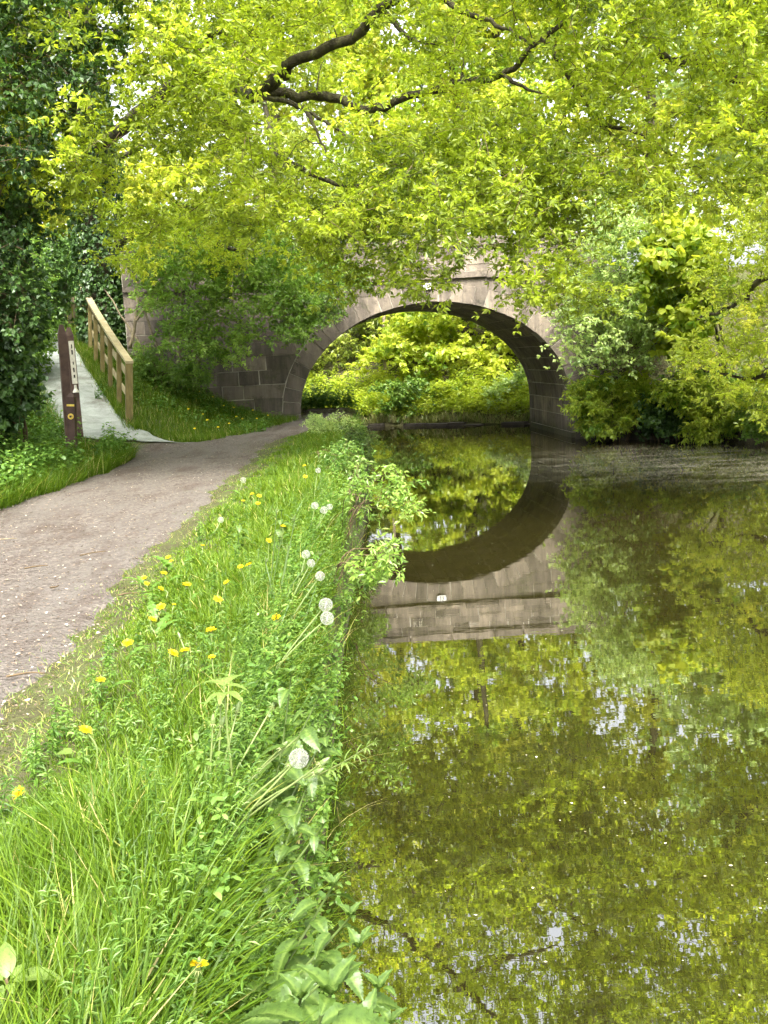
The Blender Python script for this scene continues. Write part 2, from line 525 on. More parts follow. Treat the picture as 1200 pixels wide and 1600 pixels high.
def height(x, y):
    x = np.asarray(x, float); y = np.asarray(y, float)
    P = np.stack([x.ravel(), y.ravel()], 1)
    sd = poly_sd(P, CANAL).reshape(x.shape)
    # left land
    zl = np.full(x.shape, .80)
    verge = smooth(0, .35, x - path_right(y)) * (1 - smooth(20, 23, y))
    zl += verge * (.07 + .03 * wob(x, y, .8))
    s = (P - FA) @ FD; dl = ((P - FA) @ FL)
    s = s.reshape(x.shape); dl = dl.reshape(x.shape)
    h = np.interp(s, [-2.2, -1.2, 0, 5, 7.5, 9.6, 12, 40], [0, .08, .36, 1.76, 2.30, 2.52, 2.6, 2.8])
    wd = np.interp(y, [18, 19.2, 24.5, 30], [1.0, 1.25, 4.3, 6])
    right = 1 - smooth(0, 1, -dl / wd)
    zl += h * np.where(dl > -.25, 1.0, right)
    lb = smooth(0, 1.4, path_left(y) - .05 - x) * (1 - smooth(15.6, 17.4, y))
    zl += lb * .30 + np.clip(path_left(y) - 1.2 - x, 0, 8) * .13 * (1 - smooth(15, 18, y))
    hedge = np.clip(dl - 1.9, 0, 6) * .25 * smooth(15, 18, y)
    zl += hedge
    emb = smooth(25.3, 26.2, y) * (1 - smooth(29.0, 33.5, y)) * smooth(-2.4, -2.9, x) * smooth(.45, .9, -dl)
    zl = np.maximum(zl, emb * 3.9)
    zl = np.where(y > 29.4, np.maximum(.8, zl * (1 - smooth(29.4, 33, y) * .6)), zl)
    # right / far land
    zr = .22 + .55 * np.clip(sd, 0, 7) + .08 * wob(x, y)
    embr = smooth(24.9, 25.4, y) * (1 - smooth(29.0, 33.5, y)) * smooth(5.2, 6.0, x)
    zr = np.maximum(zr, embr * 3.9)
    left_side = (x < -.05) & (y < np.interp(x, [-60, -14, -6, -1.6, -.6, 0], [41, 38, 34.5, 32, 31, 30.8]))
    z = np.where(left_side, zl, zr)
    z = z + .02 * wob(x, y, 2.1)
    bank = smooth(-.28, .10, sd)
    return np.where(sd < .10, -.9 + (z + .9) * bank, z)


def grid_lines(a, b, step, far, n=18):
    core = np.arange(a, b + 1e-6, step)
    lo = a - (far - abs(a)) * (np.linspace(0, 1, n)[1:] ** 2.2)[::-1]
    hi = b + (far - abs(b)) * (np.linspace(0, 1, n)[1:] ** 2.2)
    return np.concatenate([lo, core, hi])


def grid_mesh(name, gx, gy, zf, mat):
    X, Y = np.meshgrid(gx, gy, indexing='ij')
    Z = zf(X, Y)
    V = np.stack([X, Y, Z], -1).reshape(-1, 3)
    nx, ny = len(gx), len(gy)
    i = np.arange(nx - 1)[:, None] * ny; j = np.arange(ny - 1)[None]
    f = np.stack([i + j, i + ny + j, i + ny + j + 1, i + j + 1], -1).reshape(-1, 4)
    return mk(name, V, [f], mat, shade=True)


ground = grid_mesh('ground', grid_lines(-14, 15, .18, 600), grid_lines(0, 45, .22, 700), height, MAT['soil'])
tag(ground, kind='structure')
gw = np.concatenate([np.linspace(-80, -2, 12), np.arange(-1.5, 14, .5), np.linspace(15, 60, 6)])
water = grid_mesh('water', gw, np.linspace(-40, 60, 60), lambda x, y: np.zeros_like(x), MAT['water'])
tag(water, kind='structure')


def strip(name, ys, lf, rf, mat, lift, n=26, zf=None):
    t = np.linspace(0, 1, n)
    L = lf(ys); R = rf(ys)
    X = L[:, None] + (R - L)[:, None] * t[None]; Y = np.repeat(ys[:, None], n, 1)
    Z = height(X, Y) + lift + .010 * wob(X, Y, 3.0)
    e = np.minimum(t, 1 - t)[None]
    Z = Z - np.clip(.06 - e, 0, 1) * 1.0
    V = np.stack([X, Y, Z], -1).reshape(-1, 3)
    i = np.arange(len(ys) - 1)[:, None] * n; j = np.arange(n - 1)[None]
    f = np.stack([i + j, i + j + 1, i + n + j + 1, i + n + j], -1).reshape(-1, 4)
    return mk(name, V, [f], mat, shade=True)


towpath = strip('towpath', np.arange(-4, 29.6, .14), lambda y: path_left(y) - .1 + .10 * wob(y, y * .7, 1.2), lambda y: path_right(y) + .05 + .12 * wob(y * 1.3, y, 1.5), MAT['path'], .02, 34)
tag(towpath, kind='structure')

# pale ramp beside the fence, as a ribbon along the fence direction
ss = np.arange(-1.45, 11.2, .12)
inner = np.interp(ss, [-1.45, -1.2, -.9, -.3, .6, 4, 9.6, 12.5], [-.95, -.66, -.42, -.06, .14, .36, .50, .5])
outer = np.interp(ss, [-2.6, -1.8, -.8, .5, 4, 9.6, 12.5], [.9, 1.0, 1.3, 1.46, 1.70, 1.80, 1.85])
tt = np.linspace(0, 1, 14)
off = inner[:, None] + (outer - inner)[:, None] * tt[None]
SS = np.maximum(np.repeat(ss[:, None], 14, 1), -1.06 + .37 * off + .05 * np.sin(off * 9) + .03 * np.sin(off * 23 + 1))
RP = FA[None, None] + SS[..., None] * FD + off[..., None] * FL
RZ = height(RP[..., 0], RP[..., 1]) + .034 + .006 * wob(RP[..., 0], RP[..., 1], 4)
RV = np.concatenate([RP, RZ[..., None]], -1).reshape(-1, 3)
n_ = 14
i_ = np.arange(len(ss) - 1)[:, None] * n_; j_ = np.arange(n_ - 1)[None]
ramp_path = mk('ramp_path', RV, [np.stack([i_ + j_, i_ + n_ + j_, i_ + n_ + j_ + 1, i_ + j_ + 1], -1).reshape(-1, 4)], MAT['ramp'], shade=True)
tag(ramp_path, kind='structure')

# ------------------------------------------------------------------ stone bridge
BA = math.radians(4.4)
BR = at_z(893, 684, 0.0)                      # right abutment foot, front corner
SEMI, RISE, ZS, RING = 3.27, 2.48, .92, .44
DEPTH = 4.5
bo = BR[:2] - SEMI * np.array([math.cos(BA), math.sin(BA)])
bridge = empty('stone_bridge', (bo[0], bo[1], 0.0), BA)
tag(bridge, 'weathered stone arch bridge carrying a road across the canal', 'bridge')
srng = np.random.default_rng(3)


def arch_pt(t, off=0.0):
    """t 0..1 over the whole opening outline incl. straight legs below the springing"""
    leg = ZS + .45
    L = [leg, 0, leg]
    if t < 0: return None
    x = -SEMI * math.cos(math.pi * t); z = ZS + RISE * math.sin(math.pi * t)
    nx, nz = x / SEMI ** 2, (z - ZS) / RISE ** 2
    q = math.hypot(nx, nz)
    return np.array([x + off * nx / q, z + off * nz / q])


# equal arc-length parameters on the ellipse
_tt = np.linspace(0, 1, 2001)
_pp = np.array([arch_pt(t) for t in _tt])
_al = np.concatenate([[0], np.cumsum(np.linalg.norm(np.diff(_pp, axis=0), axis=1))])


def arc_params(n):
    return np.interp(np.linspace(0, _al[-1], n + 1), _al, _tt)


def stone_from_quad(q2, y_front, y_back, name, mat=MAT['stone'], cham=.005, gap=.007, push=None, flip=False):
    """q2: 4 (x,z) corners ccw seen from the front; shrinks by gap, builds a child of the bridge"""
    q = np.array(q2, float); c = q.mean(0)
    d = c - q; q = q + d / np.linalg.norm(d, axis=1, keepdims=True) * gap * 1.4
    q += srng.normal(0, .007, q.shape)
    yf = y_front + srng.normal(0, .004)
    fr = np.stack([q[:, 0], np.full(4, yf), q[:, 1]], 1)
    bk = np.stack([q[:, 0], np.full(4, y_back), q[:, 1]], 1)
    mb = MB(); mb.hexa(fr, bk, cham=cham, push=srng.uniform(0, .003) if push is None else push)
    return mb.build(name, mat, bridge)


WL, WR = -7.2, 5.6            # wall extents along the face
STR0, STR1, PTOP = 3.93, 4.07, 4.78
# mortar core with the arch cut out
core = MB()
ap = arc_params(60)
Q = np.array([arch_pt(t, .012) for t in ap])
top = STR0 + .05
for a, b in zip(Q[:-1], Q[1:]):
    fr = [(a[0], .009, a[1]), (b[0], .009, b[1]), (b[0], .009, top), (a[0], .009, top)]
    bk = [(x, DEPTH - .03, z) for x, _, z in fr]
    core.hexa(fr, bk)
for x0, x1 in ((WL, -SEMI - .012), (SEMI + .012, WR)):
    core.hexa([(x0, .009, -.8), (x1, .009, -.8), (x1, .009, top), (x0, .009, top)],
              [(x0, DEPTH - .03, -.8), (x1, DEPTH - .03, -.8), (x1, DEPTH - .03, top), (x0, DEPTH - .03, top)])
for y0, y1 in ((.009, .36), (DEPTH - .36, DEPTH - .03)):
    core.box(((WL + 4.2) / 2, (y0 + y1) / 2, (top + PTOP - .05) / 2), (4.2 - WL, y1 - y0, PTOP - .05 - top))
core.build('mortar_core', MAT['mortar'], bridge)
road = MB(); road.box(((WL + WR) / 2, DEPTH / 2, top + .03), (WR - WL - .1, DEPTH - .76, .05))
road.build('road_deck', MAT['path'], bridge)

# ring voussoirs, front and back
NV = 33
vp = arc_params(NV)
for k in range(NV):
    a, b = vp[k], vp[k + 1]
    i0, i1, e0, e1 = arch_pt(a), arch_pt(b), arch_pt(a, RING), arch_pt(b, RING)
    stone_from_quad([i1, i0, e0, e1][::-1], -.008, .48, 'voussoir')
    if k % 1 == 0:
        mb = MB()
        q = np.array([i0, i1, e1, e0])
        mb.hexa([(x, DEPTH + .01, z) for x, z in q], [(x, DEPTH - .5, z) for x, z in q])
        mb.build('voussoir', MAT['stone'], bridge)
# barrel lining
NB = 25
bp_ = arc_params(NB)
for k in range(NB):
    a, b = bp_[k], bp_[k + 1]
    ys = [.49]
    while ys[-1] < DEPTH - .9: ys.append(ys[-1] + srng.uniform(.6, .95))
    ys.append(DEPTH - .5)
    da = (b - a) * .03
    for y0, y1 in zip(ys[:-1], ys[1:]):
        dn = srng.uniform(-.004, .004)
        i0, i1 = arch_pt(a + da, dn), arch_pt(b - da, dn)
        o0, o1 = arch_pt(a + da, .05), arch_pt(b - da, .05)
        mb = MB()
        fr = [(i0[0], y0 + .01, i0[1]), (i0[0], y1 - .01, i0[1]), (i1[0], y1 - .01, i1[1]), (i1[0], y0 + .01, i1[1])]
        bk = [(o0[0], y0 + .01, o0[1]), (o0[0], y1 - .01, o0[1]), (o1[0], y1 - .01, o1[1]), (o1[0], y0 + .01, o1[1])]
        mb.hexa(fr, bk, cham=.005)
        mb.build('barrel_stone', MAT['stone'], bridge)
# legs of the opening below the springing (both sides)
for sgn in (-1, 1):
    z = -.25
    while z < ZS - .05:
        z1 = min(z + .39, ZS)
        y = -.012
        while y < DEPTH - .1:
            y1 = min(y + srng.uniform(.6, 1.0), DEPTH)
            if DEPTH - y1 < .3: y1 = DEPTH
            mb = MB()
            X0 = sgn * (SEMI + srng.uniform(-.004, .004)); X1 = sgn * (SEMI + .30)
            fr = [(X0, y + .008, z + .008), (X0, y1 - .008, z + .008), (X0, y1 - .008, z1 - .008), (X0, y + .008, z1 - .008)]
            bk = [(X1, b_, c_) for _, b_, c_ in fr]
            mb.hexa(fr, bk, cham=.005)
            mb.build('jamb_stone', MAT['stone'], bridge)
            y = y1
        z = z1


def ext_x(z):
    """half width of the extrados at height z"""
    if z <= ZS: return SEMI + .31
    zz = min(z, ZS + RISE + RING - 1e-4)
    pts = EXT
    return float(np.interp(zz, pts[:, 1], pts[:, 0]))


_e = np.array([arch_pt(t, RING) for t in np.linspace(0.5, 1, 200)])
EXT = _e[np.argsort(_e[:, 1])]
zc = -.2
row = 0
while zc < STR0 - .12:
    z1 = min(zc + srng.uniform(.29, .35), STR0)
    if STR0 - z1 < .16: z1 = STR0
    for sgn in (-1, 1):
        end = abs(WL) if sgn < 0 else WR
        e0, e1 = ext_x(zc), ext_x(z1)
        crown = z1 > ZS + RISE + RING - .02
        if zc > ZS + RISE + RING: e0 = e1 = 0
        elif crown: e1 = max(ext_x(z1), .0)
        x0, xa, xb = None, e0, e1
        x = max(e0, e1)
        first = True
        while x < end - .2:
            L = srng.uniform(.45, .95)
            nx = min(x + L, end)
            if end - nx < .3: nx = end
            b0, b1 = (e0, e1) if first else (x, x)
            if first and nx - max(b0, b1) < .25: nx = max(b0, b1) + .35
            q = [(b0, zc), (nx, zc), (nx, z1), (b1, z1)]
            if sgn < 0: q = [(-px_, pz_) for px_, pz_ in (q[1], q[0], q[3], q[2])]
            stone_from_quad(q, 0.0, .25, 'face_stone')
            x = nx; first = False
    zc = z1
    row += 1

# string course, parapet courses and coping (front), simple matching back parapet
x = WL
while x < 4.25:
    nx = min(x + srng.uniform(.8, 1.3), 4.25)
    if 4.25 - nx < .4: nx = 4.25
    stone_from_quad([(x, STR0), (nx, STR0), (nx, STR1), (x, STR1)], -.085, .30, 'string_course_stone')
    x = nx
zr = STR1
for hgt in (.18, .22, .19):
    x = WL
    while x < 4.23:
        nx = min(x + srng.uniform(.35, .75), 4.23)
        if 4.23 - nx < .25: nx = 4.23
        stone_from_quad([(x, zr), (nx, zr), (nx, zr + hgt), (x, zr + hgt)], .0, .38, 'parapet_stone')
        x = nx
    zr += hgt
x = WL
while x < 4.27:
    nx = min(x + srng.uniform(.7, 1.15), 4.27)
    if 4.27 - nx < .4: nx = 4.27
    stone_from_quad([(x, zr), (nx, zr), (nx, zr + .21), (x, zr + .21)], -.04, .43, 'coping_stone', cham=.04)
    bk = stone_from_quad([(x, zr), (nx, zr), (nx, zr + .21), (x, zr + .21)], DEPTH - .42, DEPTH + .04, 'coping_stone', cham=.03)
    stone_from_quad([(x, STR1), (nx, STR1), (nx, zr), (x, zr)], DEPTH - .40, DEPTH, 'parapet_stone')
    x = nx


def flat_text(txt, size, mat, name, parent, loc, extr=.004, flipx=False):
    cu = bpy.data.curves.new(name, 'FONT')
    cu.body = txt; cu.size = size; cu.extrude = extr; cu.align_x = 'CENTER'; cu.align_y = 'CENTER'
    o = bpy.data.objects.new(name, cu)
    col.objects.link(o)
    dg = bpy.context.evaluated_depsgraph_get()
    me = bpy.data.meshes.new_from_object(o.evaluated_get(dg))
    bpy.data.objects.remove(o)
    me.materials.clear(); me.materials.append(mat)
    t = bpy.data.objects.new(name, me); col.objects.link(t)
    t.parent = parent
    t.rotation_euler = (math.radians(90), 0, 0)
    t.location = loc
    return t


def disc(name, rx, rz, y0, y1, c, mat, parent, n=28, r_in=0):
    mb = MB()
    an = np.arange(n) * 2 * np.pi / n
    o = np.stack([c[0] + rx * np.cos(an), np.zeros(n), c[1] + rz * np.sin(an)], 1)
    f = o.copy(); f[:, 1] = y0; b = o.copy(); b[:, 1] = y1
    if r_in == 0:
        V = np.vstack([f, b, [[c[0], y0, c[1]]]])
        f3 = [(2 * n, i, (i + 1) % n) for i in range(n)]
        f4 = [(i, n + i, n + (i + 1) % n, (i + 1) % n) for i in range(n)]
        mb.add(V, f3=f3, f4=f4)
    else:
        g = f.copy(); g[:, 0] = c[0] + (f[:, 0] - c[0]) * r_in; g[:, 2] = c[1] + (f[:, 2] - c[1]) * r_in
        V = np.vstack([f, b, g])
        mb.add(V, f4=[(i, n + i, n + (i + 1) % n, (i + 1) % n) for i in range(n)] + [(i, (i + 1) % n, 2 * n + (i + 1) % n, 2 * n + i) for i in range(n)])
    return mb.build(name, mat, parent)


PLX = at_y(669, 453, bo[1] + .0)[0] - bo[0]
zpl = ZS + RISE + RING - .06
pl = disc('number_plate', .135, .085, -.050, -.02, (PLX, zpl), MAT['white_paint'], bridge)
disc('plate_rim', .135, .085, -.054, -.045, (PLX, zpl), MAT['ink'], pl, r_in=.9)
flat_text('35', .13, MAT['ink'], 'plate_digits', pl, (PLX, -.053, zpl), .002)
KRX = at_y(627, 411, bo[1])[0] - bo[0]
flat_text('KR', .20, MAT['mortar'], 'painted_letters', bridge, (KRX, -.018, STR1 + .28), .002)

# ------------------------------------------------------------------ wash wall along the offside bank
ww = empty('wash_wall', (4.9, 24.8, 0))
tag(ww, 'low dark stone edging along the far water line below the shrubs', 'wall')
wpts = [np.array(p) for p in [(4.80, 24.95), (6.2, 23.7), (8.6, 22.5), (10.4, 20), (11.2, 17.6)]]
wrng = np.random.default_rng(8)


def wall_stones(parent, pts, h0, h1, skip=.12):
    base = np.array(parent.location)
    for a, b in zip(pts[:-1], pts[1:]):
        L = np.linalg.norm(b - a); d = (b - a) / L; nn = np.array([-d[1], d[0]])
        x = 0
        while x < L - .05:
            w = min(wrng.uniform(.45, .9), L - x)
            if wrng.random() > skip:
                c = a + d * (x + w / 2) + nn * wrng.normal(0, .02)
                h = wrng.uniform(h0, h1)
                mb = MB()
                R = np.array([[d[0], nn[0], 0], [d[1], nn[1], 0], [0, 0, 1]])
                mb.box(np.array([c[0], c[1], h / 2 - .2]) - base, (w - .02, .34, h + .4), R)
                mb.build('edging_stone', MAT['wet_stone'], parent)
            x += w


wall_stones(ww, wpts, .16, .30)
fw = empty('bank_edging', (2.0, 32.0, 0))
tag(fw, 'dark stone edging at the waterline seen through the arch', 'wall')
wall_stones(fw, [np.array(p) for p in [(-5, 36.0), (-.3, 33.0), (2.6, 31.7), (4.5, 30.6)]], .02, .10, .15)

# ------------------------------------------------------------------ timber fence by the ramp
fence = empty('timber_fence', (FA[0], FA[1], float(height(FA[0], FA[1]))))
tag(fence, 'weathered timber post and rail fence climbing beside the pale ramp', 'fence')
fb = np.array(fence.location)
NP = 10
fs = np.linspace(0, np.linalg.norm(FB - FA), NP)
fpos = [FA + FD * s + FL * (.10 * math.sin(s / 9.6 * math.pi)) for s in fs]
fz = [float(height(p[0], p[1])) for p in fpos]
RZf = np.array([[FD[0], -FL[0] * -1, 0], [FD[1], FL[1], 0], [0, 0, 1]])
RZf = np.array([[FD[0], FL[0], 0], [FD[1], FL[1], 0], [0, 0, 1]])
for k, (p, z) in enumerate(zip(fpos, fz)):
    mb = MB()
    w = .125 if k in (0, NP - 1) else .085
    h = 1.10 if k else 1.14
    lean = np.eye(3)
    shear = np.array([[1, 0, .08], [0, 1, 0], [0, 0, 1]])
    mb.box(np.array([p[0] + .08 * (h / 2 - .1), p[1], z + h / 2 - .1]) - fb, (w * 1.1, w, h + .2), shear @ RZf)
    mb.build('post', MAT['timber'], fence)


def rail(name, hgt, d, mat, lat=0.0):
    for k in range(NP - 1):
        ofs = np.array([.08 * hgt, 0, hgt]); a = np.array([*fpos[k], fz[k]]) + ofs; b = np.array([*fpos[k + 1], fz[k + 1]]) + ofs
        if k == 0 and name == 'capping_rail': a = a - (b - a) * .08
        if k == NP - 2 and name == 'capping_rail': b = b + (b - a) * .06
        ax = (b - a); L = np.linalg.norm(ax); ax /= L
        sd_ = nrm(np.cross([0, 0, 1.], ax)); up = np.cross(ax, sd_)
        mb = MB()
        mb.box((a + b) / 2 - fb + sd_ * lat, (L - .012, d[0], d[1]), np.stack([ax, sd_, up], 1))
        mb.build(name, mat, fence)


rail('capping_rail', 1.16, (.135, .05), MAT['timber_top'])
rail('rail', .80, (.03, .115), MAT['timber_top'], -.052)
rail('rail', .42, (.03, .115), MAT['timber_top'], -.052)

# pale boarded fence past the top of the ramp
pf_c = at_y(117, 490, 30.0)
pfz = float(height(pf_c[0], pf_c[1]))
pfence = empty('board_fence', (pf_c[0], pf_c[1], pfz))
tag(pfence, 'short pale boarded fence past the top of the ramp', 'fence')
for k in range(5):
    mb = MB(); mb.box((-.30 + k * .155, wrng.normal(0, .01), .55 + wrng.uniform(-.04, .04)), (.125, .03, 1.3)); mb.build('board', MAT['timber_top'], pfence)
mb = MB(); mb.box((0, .04, .85), (.8, .05, .1)); mb.build('rail', MAT['timber'], pfence)

# ------------------------------------------------------------------ marker posts
def pointed_post(name, foot, top_pt, w, label, cat, cap=.16, yaw=0.0):
    foot = np.array(foot); tp = np.array(top_pt)
    root = empty(name, foot)
    tag(root, label, cat)
    ax = tp - foot; H = np.linalg.norm(ax); ax /= H
    xx = np.array([math.cos(yaw), math.sin(yaw), 0]); xx = nrm(xx - ax * (xx @ ax)); yy = np.cross(ax, xx)
    def ring(s, hw, hd=None):
        hd = hw if hd is None else hd
        return [ax * s + xx * a * hw + yy * b * hd for a, b in ((-1, -1), (1, -1), (1, 1), (-1, 1))]
    hw = w / 2
    prof = [(-.25, hw), (H - cap, hw), (H - .008, hw * .45), (H, hw * .40)]
    V = np.vstack([ring(s, r) for s, r in prof])
    f = []
    for q in range(3):
        for i in range(4): f.append((q * 4 + i, q * 4 + (i + 1) % 4, q * 4 + 4 + (i + 1) % 4, q * 4 + 4 + i))
    f.append((12, 13, 14, 15))
    mb = MB(); mb.add(V, f4=f); mb.build('post_body', MAT['post_brown'], root)
    return root, ax, xx, yy, H


yawp = math.radians(24)
b1 = at_y(109, 690, 16.9); t1 = at_y(95.5, 507, 16.9)
p1 = pointed_post('marker_post', b1, t1, .125, 'tall dark brown pointed post with plain sides behind the waymark post', 'post', .15, yawp)
b2 = at_y(122.5, 668, 17.9); t2 = at_y(107, 511.5, 17.9)
p2 = pointed_post('marker_post', b2, t2, .125, 'tall dark brown pointed post carrying a narrow pale vertical plate', 'post', .14, yawp)


def on_post(name, pinfo, foot, s0, s1, w, mat, side=-1, x_off=0.0, lift=.0635):
    root, ax, xx, yy, H = pinfo
    mb = MB()
    c = ax * ((s0 + s1) / 2) + yy * (side * lift) + xx * x_off
    mb.box(c, (w, .010, s1 - s0), np.stack([xx, yy, ax], 1))
    return mb.build(name, mat, root)


H2 = p2[4]
plt_ = on_post('plate', p2, b2, H2 * .44, H2 * .865, .085, MAT['plate'], -1, .008)
for a, b, w in ((.83, .79, .02), (.775, .73, .028), (.66, .63, .02), (.60, .555, .024), (.53, .50, .03)):
    q = on_post('print_mark', p2, b2, H2 * b, H2 * a, w, MAT['ink'], -1, .010, .0670)
mb = MB()
root2, ax2, xx2, yy2, _ = p2
pr = [(H2 * .352, .052), (H2 * .366, .050), (H2 * .39, .026), (H2 * .43, .020)]
mb.tube([ax2 * s - yy2 * .072 + xx2 * .008 for s, _ in pr], [r for _, r in pr], 10)
mb.build('bell_fitting', MAT['plate'], root2)
b3 = at_y(114, 716, 16.2); t3 = at_y(111.5, 614, 16.2)
p3 = pointed_post('waymark_post', b3, t3, .118, 'short brown waymark post with yellow bar and yellow arrow disc', 'post', .06, 0.0)
H3 = p3[4]
on_post('yellow_bar', p3, b3, H3 * .80, H3 * .83, .118, MAT['yellow_paint'], -1, 0, .061)
root3, ax3, xx3, yy3, _ = p3
mb = MB(); c3 = ax3 * H3 * .645 - yy3 * .0665
an = np.arange(24) * 2 * np.pi / 24
ringo = np.array([c3 + .046 * (math.cos(a) * xx3 + math.sin(a) * ax3) for a in an])
V = np.vstack([ringo, ringo + yy3 * .007, [c3]])
mb.add(V, f3=[(48, i, (i + 1) % 24) for i in range(24)], f4=[(i, 24 + i, 24 + (i + 1) % 24, (i + 1) % 24) for i in range(24)])
dsc = mb.build('waymark_disc', MAT['yellow_paint'], root3)
mb = MB()
arrow = np.array([(-.026, 0), (-.002, .025), (-.002, .011), (.022, .017), (.012, 0), (.022, -.017), (-.002, -.011), (-.002, -.025)])
arrow = arrow @ np.array([[.92, .38], [-.38, .92]])
V = np.array([c3 - yy3 * .003 + a * xx3 + b * ax3 for a, b in arrow] + [c3 - yy3 * .003])
mb.add(V, f3=[(8, i, (i + 1) % 8) for i in range(8)])
mb.build('arrow', MAT['ink'], dsc)

# ------------------------------------------------------------------ vegetation generators
def leaf_arrays(P, D, N, L, W, fold=.18, droop=.1):
    """kite leaves, two triangles each"""
    D = nrm(D); S = nrm(np.cross(D, N)); N2 = np.cross(S, D)
    L = np.asarray(L)[:, None]; W = np.asarray(W)[:, None]
    mid = P + D * L * .48
    tip = P + D * L - N2 * L * droop
    l = mid + S * W * .5 + N2 * W * fold
    r = mid - S * W * .5 + N2 * W * fold
    V = np.stack([P, r, tip, l], 1).reshape(-1, 3)
    b = np.arange(len(P))[:, None] * 4
    F = np.concatenate([b + np.array([[0, 1, 2]]), b + np.array([[0, 2, 3]])])
    return V, F


def blunt_leaf_arrays(P, D, N, L, W, fold=.15, droop=.12):
    """six-corner leaves, four triangles each"""
    D = nrm(D); S = nrm(np.cross(D, N)); N2 = np.cross(S, D)
    L = np.asarray(L)[:, None]; W = np.asarray(W)[:, None]
    a = P + D * L * .32; c = P + D * L * .72 - N2 * L * droop * .5
    tip = P + D * L - N2 * L * droop
    V = np.stack([P, a - S * W * .42 + N2 * W * fold, c - S * W * .46 + N2 * W * fold * .6, tip,
                  c + S * W * .46 + N2 * W * fold * .6, a + S * W * .42 + N2 * W * fold], 1).reshape(-1, 3)
    b = np.arange(len(P))[:, None] * 6
    F = np.concatenate([b + np.array([[0, 1, 5]]), b + np.array([[1, 2, 4]]), b + np.array([[1, 4, 5]]), b + np.array([[2, 3, 4]])])
    return V, F


def twig_arrays(A, B, r):
    """fine tapering twigs from A to B"""
    T = nrm(B - A)
    ref = np.where(np.abs(T[:, 2:3]) > .9, np.array([[1., 0, 0]]), np.array([[0, 0, 1.]]))
    S = nrm(np.cross(T, ref)); U = np.cross(T, S)
    S = nrm(S + U * np.sin(np.arange(len(A)) * 2.4)[:, None])
    V = np.stack([A - S * r, A + S * r, B + S * r * .4, B - S * r * .4], 1).reshape(-1, 3)
    b = np.arange(len(A))[:, None] * 4
    F = b + np.array([[0, 1, 2, 3]])
    return V, F


def curve_pts(ctrl, n):
    """Catmull-Rom through control points"""
    C = np.asarray(ctrl, float)
    C = np.vstack([2 * C[0] - C[1], C, 2 * C[-1] - C[-2]])
    m = len(C) - 3
    out = []
    for u in np.linspace(0, m - 1e-6, n):
        i = int(u); t = u - i
        p0, p1, p2, p3 = C[i:i + 4]
        out.append(.5 * ((2 * p1) + (-p0 + p2) * t + (2 * p0 - 5 * p1 + 4 * p2 - p3) * t * t + (-p0 + 3 * p1 - 3 * p2 + p3) * t ** 3))
    return np.array(out)


